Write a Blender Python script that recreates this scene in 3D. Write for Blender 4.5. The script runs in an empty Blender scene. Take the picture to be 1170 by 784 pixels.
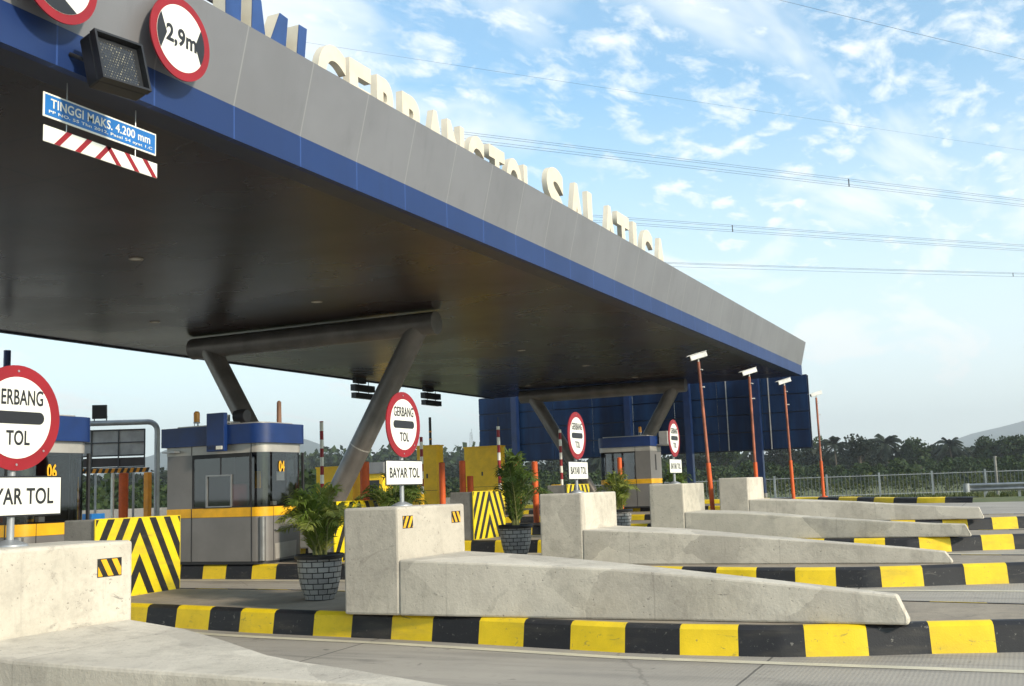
import bpy, bmesh, math, random
from mathutils import Vector, Matrix
R = math.radians
random.seed(7)
scene = bpy.context.scene
col = scene.collection

# ------------------------------------------------------------------ camera
cam_d = bpy.data.cameras.new('camera'); cam = bpy.data.objects.new('camera', cam_d); col.objects.link(cam)
scene.camera = cam
cam_d.sensor_width = 36.0; cam_d.lens = 38.572; cam_d.clip_start = 0.05; cam_d.clip_end = 20000
pitch, roll, yaw = R(7.6462), R(-1.9945), R(25.0578)
fw = Vector((math.cos(pitch)*math.cos(yaw), math.cos(pitch)*math.sin(yaw), math.sin(pitch)))
rt = Vector((math.sin(yaw), -math.cos(yaw), 0)); up = rt.cross(fw)
Rv = math.cos(roll)*rt + math.sin(roll)*up
Uv = -math.sin(roll)*rt + math.cos(roll)*up
M = Matrix((Rv, Uv, -fw)).transposed().to_4x4(); M.translation = Vector((0, 0, 1.6))
cam.matrix_world = M

# ------------------------------------------------------------------ light and sky
SUN_DIR = Vector((-0.24, -0.86, 0.42)).normalized()        # towards the sun
SUN_EL = math.asin(SUN_DIR.z); SUN_ROT = math.atan2(SUN_DIR.x, SUN_DIR.y)
sd = bpy.data.lights.new('sun', 'SUN'); sd.energy = 2.1; sd.angle = R(5.0); sd.color = (1.0, 0.86, 0.68)
so = bpy.data.objects.new('sun', sd); col.objects.link(so)
so.rotation_euler = SUN_DIR.to_track_quat('Z', 'Y').to_euler()
W = bpy.data.worlds.new('World'); scene.world = W; W.use_nodes = True
def build_world():
    nt = W.node_tree; N = nt.nodes; L = nt.links; N.clear()
    out = N.new('ShaderNodeOutputWorld')
    sky = N.new('ShaderNodeTexSky'); sky.sky_type = 'NISHITA'; sky.sun_disc = False
    sky.sun_elevation = SUN_EL; sky.sun_rotation = SUN_ROT
    sky.air_density = 1.0; sky.dust_density = 1.0; sky.ozone_density = 1.5
    bg = N.new('ShaderNodeBackground'); bg.inputs[1].default_value = 0.115
    tint = N.new('ShaderNodeMix'); tint.data_type = 'RGBA'; tint.blend_type = 'MULTIPLY'; tint.inputs[0].default_value = 1.0; tint.inputs[7].default_value = (0.64, 1.0, 1.04, 1)
    L.new(sky.outputs[0], tint.inputs[6]); L.new(tint.outputs[2], bg.inputs[0])
    cl = N.new('ShaderNodeBackground'); cl.inputs[0].default_value = (0.97, 1.0, 0.98, 1); cl.inputs[1].default_value = 0.56
    tc = N.new('ShaderNodeTexCoord'); sep = N.new('ShaderNodeSeparateXYZ'); L.new(tc.outputs['Generated'], sep.inputs[0])
    def m(op, a, b=None, c=None):
        n = N.new('ShaderNodeMath'); n.operation = op
        for i, v in enumerate((a, b, c)):
            if v is None: continue
            if isinstance(v, (int, float)): n.inputs[i].default_value = v
            else: L.new(v, n.inputs[i])
        return n.outputs[0]
    z = m('MAXIMUM', sep.outputs[2], 0.0); zz = m('ADD', z, 0.10)
    cx = m('DIVIDE', sep.outputs[0], zz); cy = m('DIVIDE', sep.outputs[1], zz)
    cb = N.new('ShaderNodeCombineXYZ'); L.new(cx, cb.inputs[0]); L.new(cy, cb.inputs[1])
    def noise(scale, detail, rough, loc=(0, 0, 0), sc=(1, 1, 1), dist=0.0, rot=0):
        mp = N.new('ShaderNodeMapping'); mp.inputs['Location'].default_value = loc; mp.inputs['Scale'].default_value = sc
        mp.inputs['Rotation'].default_value = (0, 0, rot)
        L.new(cb.outputs[0], mp.inputs[0])
        n = N.new('ShaderNodeTexNoise'); n.inputs['Scale'].default_value = scale; n.inputs['Detail'].default_value = detail
        n.inputs['Roughness'].default_value = rough; n.inputs['Distortion'].default_value = dist
        L.new(mp.outputs[0], n.inputs['Vector']); return n.outputs[0]
    def ramp(f, a, b, mx=1.0):
        r = N.new('ShaderNodeMapRange'); r.interpolation_type = 'SMOOTHSTEP'
        r.inputs[1].default_value = a; r.inputs[2].default_value = b; r.inputs[3].default_value = 0; r.inputs[4].default_value = mx
        L.new(f, r.inputs[0]); return r.outputs[0]
    puffs = ramp(noise(7.5, 7, 0.60, (3.1, 1.7, 0), (1, 1.5, 1), 0.3, 0.6), 0.41, 0.72)
    patch = ramp(noise(0.8, 3, 0.5, (9.3, 2.2, 0)), 0.26, 0.44)
    wisps = ramp(noise(0.75, 5, 0.6, (0.4, 7.7, 0), (1.0, 2.6, 1), 0.6, 0.3), 0.38, 0.66, 0.80)
    pf = m('MULTIPLY', m('MULTIPLY', m('MULTIPLY', puffs, patch), 0.85), ramp(z, 0.05, 0.22))
    veil = m('MAXIMUM', ramp(z, 0.44, 0.0, 0.66), 0.08)
    f = m('MAXIMUM', pf, wisps); f = m('MAXIMUM', f, veil)
    f2 = m('ADD', f, m('MULTIPLY', veil, 0.25)); f2 = m('MINIMUM', f2, 0.92)
    mix = N.new('ShaderNodeMixShader'); L.new(f2, mix.inputs[0]); L.new(bg.outputs[0], mix.inputs[1]); L.new(cl.outputs[0], mix.inputs[2])
    L.new(mix.outputs[0], out.inputs[0])
build_world()
vs = scene.view_settings; vs.view_transform = 'Standard'; vs.look = 'None'; vs.gamma = 1.0; vs.use_curve_mapping = False
vs.exposure = 1.2
scene.render.engine = 'CYCLES'
scene.cycles.volume_bounces = 0
scene.cycles.max_bounces = 8; scene.cycles.transparent_max_bounces = 16

# ------------------------------------------------------------------ materials
MATS = {}
class NT:
    def __init__(s, name):
        s.m = bpy.data.materials.new(name); s.m.use_nodes = True; s.nt = s.m.node_tree; s.N = s.nt.nodes; s.L = s.nt.links
        s.N.clear(); s.out = s.N.new('ShaderNodeOutputMaterial'); s.b = s.N.new('ShaderNodeBsdfPrincipled')
        s.L.new(s.b.outputs[0], s.out.inputs[0]); s.geo = s.N.new('ShaderNodeNewGeometry')
    def put(s, v, sock):
        if isinstance(v, (int, float)): sock.default_value = v
        elif isinstance(v, tuple): sock.default_value = v if len(v) == 4 or len(sock.default_value) == 3 else v + (1,)
        else: s.L.new(v, sock)
    def math(s, op, a, b=None, c=None):
        n = s.N.new('ShaderNodeMath'); n.operation = op
        for i, v in enumerate((a, b, c)):
            if v is not None: s.put(v, n.inputs[i])
        return n.outputs[0]
    def noise(s, scale, detail=4, rough=0.55, sc=(1, 1, 1), dist=0, vec=None, loc=(0, 0, 0)):
        mp = s.N.new('ShaderNodeMapping'); mp.inputs['Scale'].default_value = sc; mp.inputs['Location'].default_value = loc
        s.L.new(vec or s.geo.outputs['Position'], mp.inputs[0])
        n = s.N.new('ShaderNodeTexNoise'); n.inputs['Scale'].default_value = scale; n.inputs['Detail'].default_value = detail
        n.inputs['Roughness'].default_value = rough; n.inputs['Distortion'].default_value = dist
        s.L.new(mp.outputs[0], n.inputs['Vector']); return n.outputs[0]
    def range(s, f, a, b, c=0.0, d=1.0):
        r = s.N.new('ShaderNodeMapRange'); r.interpolation_type = 'SMOOTHSTEP'
        for i, v in enumerate((f, a, b, c, d)): s.put(v, r.inputs[i])
        return r.outputs[0]
    def mix(s, f, a, b, mode='MIX'):
        n = s.N.new('ShaderNodeMix'); n.data_type = 'RGBA'; n.blend_type = mode
        s.put(f, n.inputs[0]); s.put(a, n.inputs[6]); s.put(b, n.inputs[7]); return n.outputs[2]
    def bump(s, h, strength=0.3, dist=0.01):
        n = s.N.new('ShaderNodeBump'); n.inputs['Strength'].default_value = strength; n.inputs['Distance'].default_value = dist
        s.L.new(h, n.inputs['Height']); s.L.new(n.outputs[0], s.b.inputs['Normal'])
    def set(s, **k):
        for n, v in k.items(): s.put(v, s.b.inputs[n.replace('_', ' ')])
        return s.m
def plain(name, c, rough=0.5, metal=0.0, var=0.12, spec=0.5, scale=3.0, coat=0.0):
    t = NT(name); n = t.noise(scale, 5, 0.6); dark = tuple(x*(1-var*1.6) for x in c); lite = tuple(min(1, x*(1+var)) for x in c)
    t.set(Base_Color=t.mix(t.range(n, 0.3, 0.7), dark, lite), Roughness=t.math('ADD', rough-0.06, t.math('MULTIPLY', n, 0.12)), Metallic=metal)
    t.b.inputs['Specular IOR Level'].default_value = spec; t.b.inputs['Coat Weight'].default_value = coat
    MATS[name] = t.m; return t.m

def concrete(name, a, b, stain, seed=0, streak=True):
    t = NT(name)
    n1 = t.noise(1.3, 8, 0.65, loc=(seed, 0, 0)); n2 = t.noise(14, 6, 0.7); n3 = t.noise(90, 3, 0.6)
    c = t.mix(t.range(n1, 0.32, 0.68), a, b)
    c = t.mix(t.math('MULTIPLY', t.range(n2, 0.5, 0.78), 0.35), c, stain)
    # weather stains, running down
    if streak:
        st = t.noise(1.0, 6, 0.7, (7.0, 7.0, 0.9), 0.4, loc=(seed*3, 5, 1)); c = t.mix(t.math('MULTIPLY', t.range(st, 0.54, 0.74), 0.34), c, stain)
    bl = t.noise(2.3, 7, 0.72, (1, 1, 1.6), 1.1, loc=(seed*2, 2, 8)); c = t.mix(t.math('MULTIPLY', t.range(bl, 0.60, 0.70), 0.55), c, stain)
    mt = t.noise(4.5, 7, 0.7, loc=(seed, 1, 1)); c = t.mix(t.math('MULTIPLY', t.range(mt, 0.45, 0.66), 0.30), c, stain)
    if streak:
        sp_ = t.N.new('ShaderNodeSeparateXYZ'); t.L.new(t.geo.outputs['Position'], sp_.inputs[0])
        jw = t.math('MULTIPLY', t.math('SUBTRACT', t.noise(6, 3), 0.5), 0.035)
        jy = t.math('PINGPONG', t.math('ADD', t.math('ADD', sp_.outputs[1], 40.0-3.25), jw), 1.05)
        c = t.mix(t.math('MULTIPLY', t.range(jy, 0.010, 0.003), 0.28), c, tuple(x*0.7 for x in stain))
        # repair patches of greyer mortar
        vo = t.N.new('ShaderNodeTexVoronoi'); vo.inputs['Scale'].default_value = 1.5; mpv = t.N.new('ShaderNodeMapping'); mpv.inputs['Location'].default_value = (seed, 3.3, 0.7); t.L.new(t.geo.outputs['Position'], mpv.inputs[0])
        dn = t.N.new('ShaderNodeMix'); dn.data_type = 'VECTOR'; dn.inputs[0].default_value = 0.16; t.L.new(mpv.outputs[0], dn.inputs[4]); nc_ = t.N.new('ShaderNodeTexNoise'); nc_.inputs['Scale'].default_value = 3; nc_.inputs['Detail'].default_value = 4; t.L.new(t.geo.outputs['Position'], nc_.inputs['Vector']); t.L.new(nc_.outputs[1], dn.inputs[5]); t.L.new(dn.outputs[1], vo.inputs['Vector'])
        sc3 = t.N.new('ShaderNodeSeparateColor'); t.L.new(vo.outputs['Color'], sc3.inputs[0])
        c = t.mix(t.math('MULTIPLY', t.range(sc3.outputs[0], 0.62, 0.72), 0.30), c, tuple(x*1.35 for x in stain))
        c = t.mix(t.math('MULTIPLY', t.range(sc3.outputs[1], 0.70, 0.80), 0.35), c, tuple(min(0.8, x*1.18) for x in a))
        # dark rubber scuffs, mostly slanted
        scf = t.noise(1.0, 7, 0.75, (2.0, 2.2, 5.0), 1.6, loc=(seed*5, 1, 4)); c = t.mix(t.math('MULTIPLY', t.range(scf, 0.635, 0.70), 0.6), c, (0.10, 0.095, 0.09))
    pits = t.noise(38, 2, 0.5); c = t.mix(t.math('MULTIPLY', t.range(pits, 0.69, 0.74), 0.6), c, tuple(x*0.5 for x in stain))
    t.set(Base_Color=c, Roughness=0.88)
    t.bump(t.math('ADD', t.math('MULTIPLY', n3, 0.35), t.math('ADD', n2, t.math('MULTIPLY', pits, -0.6))), 0.35, 0.012)
    MATS[name] = t.m; return t.m
concrete('barrier_concrete', (0.58, 0.53, 0.445), (0.46, 0.42, 0.35), (0.23, 0.205, 0.175), 1)
concrete('barrier_concrete_grey', (0.52, 0.475, 0.39), (0.40, 0.365, 0.30), (0.15, 0.145, 0.13), 4)
concrete('island_concrete', (0.32, 0.27, 0.205), (0.24, 0.205, 0.16), (0.13, 0.11, 0.09), 2, False)
concrete('wall_concrete', (0.26, 0.25, 0.23), (0.20, 0.19, 0.175), (0.10, 0.095, 0.09), 3)

def road_mat():
    t = NT('road_concrete')
    n1 = t.noise(0.35, 7, 0.6); n2 = t.noise(9, 6, 0.7); n3 = t.noise(60, 3, 0.6)
    tr = t.noise(1.0, 5, 0.6, (3.0, 0.18, 1))                       # tyre wear, along the lane
    c = t.mix(t.range(n1, 0.3, 0.7), (0.37, 0.335, 0.285), (0.29, 0.265, 0.23))
    c = t.mix(t.math('MULTIPLY', t.range(tr, 0.46, 0.72), 0.5), c, (0.13, 0.12, 0.11))
    c = t.mix(t.math('MULTIPLY', t.range(n2, 0.52, 0.75), 0.25), c, (0.14, 0.13, 0.12))
    sep = t.N.new('ShaderNodeSeparateXYZ'); t.L.new(t.geo.outputs['Position'], sep.inputs[0])
    jn = t.math('MULTIPLY', t.math('SUBTRACT', t.noise(2, 3), 0.5), 0.03)
    fy = t.math('PINGPONG', t.math('ADD', t.math('ADD', sep.outputs[1], -2.08+40), jn), 2.0)
    ly = t.range(fy, 0.014, 0.006)
    c = t.mix(t.math('MULTIPLY', ly, 0.75), c, (0.04, 0.038, 0.035))
    # broom-finished surface: fine lines across the lane
    wv = t.N.new('ShaderNodeTexWave'); wv.bands_direction = 'Y'; wv.inputs['Scale'].default_value = 9; wv.inputs['Distortion'].default_value = 1.2; wv.inputs['Detail'].default_value = 3
    t.L.new(t.geo.outputs['Position'], wv.inputs[0])
    c = t.mix(t.math('MULTIPLY', wv.outputs[1], 0.10), c, (0.16, 0.15, 0.135))
    oil = t.noise(1.0, 6, 0.7, (1.6, 0.35, 1), 0.6, loc=(2, 9, 0)); c = t.mix(t.math('MULTIPLY', t.range(oil, 0.56, 0.70), 0.55), c, (0.11, 0.10, 0.09))
    ck = t.N.new('ShaderNodeTexVoronoi'); ck.feature = 'DISTANCE_TO_EDGE'; ck.inputs['Scale'].default_value = 0.22; ckd = t.noise(1.3, 5, 0.7)
    cv = t.N.new('ShaderNodeVectorMath'); cv.operation = 'ADD'; t.L.new(t.geo.outputs['Position'], cv.inputs[0]); t.L.new(ckd, cv.inputs[1]); t.L.new(cv.outputs[0], ck.inputs['Vector'])
    c = t.mix(t.math('MULTIPLY', t.range(ck.outputs['Distance'], 0.004, 0.0015), 0.28), c, (0.06, 0.055, 0.05))
    spots = t.noise(5.5, 3, 0.5, loc=(3, 3, 3)); c = t.mix(t.math('MULTIPLY', t.range(spots, 0.70, 0.74), 0.5), c, (0.07, 0.065, 0.06))
    t.set(Base_Color=c, Roughness=0.85)
    t.bump(t.math('ADD', n3, t.math('MULTIPLY', wv.outputs[1], 0.4)), 0.25, 0.008)
    MATS['road'] = t.m
road_mat()
def paint(name, c, under, amount=0.655, rough=0.55):
    t = NT(name)
    n1 = t.noise(3.0, 6, 0.65); n2 = t.noise(22, 5, 0.7, dist=0.5); n3 = t.noise(70, 3)
    cc = t.mix(t.range(n1, 0.3, 0.7), c, tuple(x*0.82 for x in c))
    g = t.noise(1.2, 4, 0.6, (1, 1, 5)); cc = t.mix(t.math('MULTIPLY', t.range(g, 0.5, 0.75), 0.25), cc, (0.13, 0.11, 0.08))
    cc = t.mix(t.math('MULTIPLY', t.range(n2, amount, amount+0.03), 0.85), cc, under)
    sf = t.noise(1.0, 6, 0.75, (4, 4, 14), 0.8); cc = t.mix(t.math('MULTIPLY', t.range(sf, 0.60, 0.68), 0.55), cc, (0.09, 0.08, 0.07))
    t.set(Base_Color=cc, Roughness=rough); t.bump(t.math('ADD', t.math('MULTIPLY', n2, 0.7), n3), 0.25, 0.006); MATS[name] = t.m
paint('kerb_yellow', (0.86, 0.60, 0.010), (0.22, 0.17, 0.08), 0.655)
paint('kerb_black', (0.012, 0.012, 0.015), (0.17, 0.16, 0.14), 0.64, 0.6)
paint('line_white', (0.60, 0.55, 0.42), (0.30, 0.28, 0.23), 0.63, 0.7)
paint('sheet_yellow', (0.80, 0.60, 0.01), (0.5, 0.38, 0.03), 0.75, 0.35)
paint('sheet_black', (0.014, 0.013, 0.013), (0.05, 0.05, 0.05), 0.75, 0.4)

def fascia_mat(name, c1, rough, metal, seam):
    t = NT(name); n = t.noise(0.7, 5, 0.6); st = t.noise(1.0, 6, 0.65, (5, 5, 0.35))
    sep = t.N.new('ShaderNodeSeparateXYZ'); t.L.new(t.geo.outputs['Position'], sep.inputs[0])
    cell = t.math('FLOOR', t.math('DIVIDE', t.math('ADD', sep.outputs[0], 40-10.74), 1.2))
    wn = t.N.new('ShaderNodeTexWhiteNoise'); wn.noise_dimensions = '1D'; t.L.new(cell, wn.inputs['W'])
    c = t.mix(t.range(n, 0.3, 0.7), c1, tuple(x*0.86 for x in c1))
    c = t.mix(t.math('MULTIPLY', wn.outputs[0], 0.22), c, tuple(x*0.72 for x in c1))
    c = t.mix(t.math('MULTIPLY', t.range(st, 0.52, 0.8), 0.35), c, tuple(x*0.6 for x in c1))
    fx = t.math('PINGPONG', t.math('ADD', sep.outputs[0], 40-10.74), 0.6); 
    c = t.mix(t.range(fx, 0.014, 0.006), c, seam)
    t.set(Base_Color=c, Roughness=t.math('ADD', rough, t.math('MULTIPLY', n, 0.1)), Metallic=metal); MATS[name] = t.m
fascia_mat('fascia_grey', (0.245, 0.245, 0.262), 0.42, 0.3, (0.30, 0.30, 0.30))
fascia_mat('fascia_blue', (0.003, 0.026, 0.125), 0.45, 0.0, (0.02, 0.06, 0.22))
def soffit_mat():
    t = NT('soffit'); n = t.noise(0.5, 5, 0.6); n2 = t.noise(1.0, 4, 0.5, (0.5, 0.35, 1)); sep = t.N.new('ShaderNodeSeparateXYZ'); t.L.new(t.geo.outputs['Position'], sep.inputs[0])
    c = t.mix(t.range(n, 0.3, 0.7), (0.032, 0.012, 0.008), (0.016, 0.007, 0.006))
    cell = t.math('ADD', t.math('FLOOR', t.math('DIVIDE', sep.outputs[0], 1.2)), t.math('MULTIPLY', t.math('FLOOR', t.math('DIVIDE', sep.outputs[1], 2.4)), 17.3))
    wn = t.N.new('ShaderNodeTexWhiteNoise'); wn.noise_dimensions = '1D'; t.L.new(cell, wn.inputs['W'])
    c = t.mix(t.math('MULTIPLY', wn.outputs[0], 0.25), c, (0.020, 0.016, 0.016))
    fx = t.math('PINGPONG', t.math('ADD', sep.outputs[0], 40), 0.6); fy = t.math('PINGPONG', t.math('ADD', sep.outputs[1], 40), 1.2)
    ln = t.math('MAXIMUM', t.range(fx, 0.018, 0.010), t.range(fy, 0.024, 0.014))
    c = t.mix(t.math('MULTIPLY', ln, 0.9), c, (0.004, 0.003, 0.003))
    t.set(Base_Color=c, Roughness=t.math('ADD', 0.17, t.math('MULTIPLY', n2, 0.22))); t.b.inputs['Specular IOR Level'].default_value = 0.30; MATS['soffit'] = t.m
soffit_mat()
plain('navy', (0.006, 0.020, 0.075), 0.4); plain('navy_dark', (0.006, 0.010, 0.032), 0.4)
plain('steel_pipe', (0.20, 0.185, 0.175), 0.38, 0.45, 0.15, scale=1.5)
plain('galvanised', (0.36, 0.37, 0.38), 0.42, 0.5); plain('cladding_grey', (0.21, 0.20, 0.195), 0.42, 0.25, 0.08, scale=1.2)
plain('band_grey', (0.42, 0.40, 0.37), 0.38, 0.3, 0.08); plain('booth_blue', (0.004, 0.027, 0.135), 0.40, 0.0, 0.1)
plain('booth_yellow', (0.80, 0.42, 0.01), 0.4); plain('black_plastic', (0.012, 0.012, 0.014), 0.45); plain('dark_joint', (0.02, 0.02, 0.022), 0.6)
plain('letter_white', (0.66, 0.59, 0.47), 0.6, 0, 0.05); plain('letter_blue', (0.02, 0.06, 0.20), 0.4)
plain('sign_white', (0.78, 0.77, 0.70), 0.4, 0, 0.04); plain('sign_red', (0.27, 0.003, 0.009), 0.5, 0, 0.08); plain('sign_black', (0.015, 0.015, 0.018), 0.45)
plain('sign_grey_back', (0.25, 0.26, 0.27), 0.4, 0.5); plain('sign_blue', (0.015, 0.15, 0.46), 0.4); plain('sticker_orange', (0.80, 0.40, 0.01), 0.4)
plain('orange_red', (0.62, 0.095, 0.010), 0.6); plain('pole_red', (0.33, 0.10, 0.05), 0.6, 0, 0.35, scale=2.0); plain('machine_yellow', (0.95, 0.56, 0.003), 0.5, 0, 0.08)
plain('orange_yellow', (0.80, 0.30, 0.01), 0.45); plain('camera_white', (0.75, 0.74, 0.70), 0.4); plain('rust', (0.25, 0.13, 0.08), 0.7)
plain('amber', (0.80, 0.30, 0.02), 0.3); plain('interior', (0.05, 0.04, 0.04), 0.7); plain('interior_red', (0.25, 0.03, 0.03), 0.6); plain('paper', (0.7, 0.7, 0.66), 0.7)
plain('lamp_dim', (0.38, 0.33, 0.28), 0.3); plain('soil', (0.05, 0.035, 0.025), 0.95); plain('wire', (0.05, 0.05, 0.055), 0.5); plain('screen_panel', (0.36, 0.35, 0.34), 0.5)
plain('led_dot', (0.24, 0.22, 0.17), 0.4, 0, 0.5, scale=20); plain('ac_grey', (0.33, 0.33, 0.32), 0.5); plain('frame_alu', (0.30, 0.30, 0.30), 0.35, 0.6)
plain('fence_grey', (0.13, 0.135, 0.13), 0.6); plain('lens_dark', (0.03, 0.032, 0.036), 0.15); plain('cabinet_grey', (0.45, 0.45, 0.42), 0.5)
def wall_panel():
    t = NT('navy_panel'); st = t.noise(1.0, 5, 0.65, (2, 2, 0.25)); n = t.noise(0.25, 4)
    c = t.mix(t.range(st, 0.35, 0.75), (0.003, 0.012, 0.045), (0.008, 0.038, 0.11)); c = t.mix(t.math('MULTIPLY', n, 0.4), c, (0.003, 0.010, 0.034))  # lighter vertical streaks put reflections into the panel colour
    t.set(Base_Color=c, Roughness=0.45); t.b.inputs['Specular IOR Level'].default_value = 0.25; MATS['navy_panel'] = t.m
wall_panel()
def glass():
    t = NT('window_glass'); t.N.remove(t.b)
    tr = t.N.new('ShaderNodeBsdfTransparent'); tr.inputs[0].default_value = (0.34, 0.36, 0.38, 1)
    gl = t.N.new('ShaderNodeBsdfGlossy'); gl.inputs['Roughness'].default_value = 0.03; gl.inputs['Color'].default_value = (0.8, 0.85, 0.9, 1)
    fr = t.N.new('ShaderNodeFresnel'); fr.inputs[0].default_value = 1.55
    mx = t.N.new('ShaderNodeMixShader'); t.L.new(t.math('ADD', t.math('MULTIPLY', fr.outputs[0], 1.1), 0.05), mx.inputs[0]); t.L.new(tr.outputs[0], mx.inputs[1]); t.L.new(gl.outputs[0], mx.inputs[2])
    t.L.new(mx.outputs[0], t.out.inputs[0]); MATS['glass'] = t.m
glass()
def leaf(name, a, b, trans=0.25):
    t = NT(name); n = t.noise(2.2, 3); oi = t.N.new('ShaderNodeNewGeometry')
    c = t.mix(t.range(n, 0.3, 0.7), a, b); c = t.mix(t.math('MULTIPLY', oi.outputs['Random Per Island'], 0.55), c, tuple(x*0.5 for x in a))
    t.set(Base_Color=c, Roughness=0.65); t.b.inputs['Specular IOR Level'].default_value = 0.2
    tl = t.N.new('ShaderNodeBsdfTranslucent'); t.L.new(c, tl.inputs[0]); mx = t.N.new('ShaderNodeMixShader'); mx.inputs[0].default_value = trans
    t.L.new(t.b.outputs[0], mx.inputs[1]); t.L.new(tl.outputs[0], mx.inputs[2]); t.L.new(mx.outputs[0], t.out.inputs[0]); MATS[name] = t.m
leaf('palm_leaf', (0.17, 0.25, 0.035), (0.38, 0.38, 0.10), 0.45); leaf('palm_leaf_dark', (0.075, 0.13, 0.022), (0.15, 0.20, 0.045), 0.35)
leaf('tree_leaf', (0.024, 0.044, 0.012), (0.042, 0.064, 0.016), 0.1); leaf('tree_leaf_dark', (0.014, 0.022, 0.012), (0.024, 0.034, 0.016), 0.08); leaf('scrub_leaf', (0.05, 0.07, 0.018), (0.09, 0.095, 0.03), 0.15)
plain('bark', (0.10, 0.08, 0.06), 0.9); plain('frond_stem', (0.16, 0.17, 0.05), 0.6)
def grass_mat():
    t = NT('grass_ground'); n1 = t.noise(0.12, 6, 0.65); n2 = t.noise(2.5, 5, 0.7)
    c = t.mix(t.range(n1, 0.35, 0.65), (0.075, 0.10, 0.025), (0.15, 0.14, 0.05)); c = t.mix(t.range(n2, 0.4, 0.8), c, (0.04, 0.055, 0.018))
    t.set(Base_Color=c, Roughness=0.95); t.bump(n2, 0.5, 0.1); MATS['grass_ground'] = t.m
grass_mat()
def hill_mat():
    t = NT('mountain_ground'); n1 = t.noise(0.004, 8, 0.7); c = t.mix(t.range(n1, 0.35, 0.65), (0.018, 0.035, 0.028), (0.035, 0.05, 0.035)); t.set(Base_Color=c, Roughness=0.95); MATS['mountain_ground'] = t.m
hill_mat()
def pot_mat():
    t = NT('pot_brick'); tc = t.N.new('ShaderNodeTexCoord'); sp = t.N.new('ShaderNodeSeparateXYZ'); t.L.new(tc.outputs['UV'], sp.inputs[0])
    br = t.N.new('ShaderNodeTexBrick'); t.L.new(tc.outputs['UV'], br.inputs[0])
    br.inputs['Scale'].default_value = 1.0; br.inputs['Brick Width'].default_value = 0.125; br.inputs['Row Height'].default_value = 0.062; br.inputs['Mortar Size'].default_value = 0.006; br.inputs['Mortar Smooth'].default_value = 0.2
    br.inputs['Color1'].default_value = (0.40, 0.39, 0.365, 1); br.inputs['Color2'].default_value = (0.29, 0.28, 0.27, 1); br.inputs['Mortar'].default_value = (0.018, 0.016, 0.016, 1)
    n = t.noise(30, 5, 0.7); c = t.mix(t.math('MULTIPLY', t.range(n, 0.5, 0.75), 0.5), br.outputs[0], (0.10, 0.095, 0.09))
    t.set(Base_Color=c, Roughness=0.5); t.bump(t.math('MULTIPLY', br.outputs[1], -1), 0.8, 0.012); MATS['pot_brick'] = t.m
pot_mat()

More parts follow.
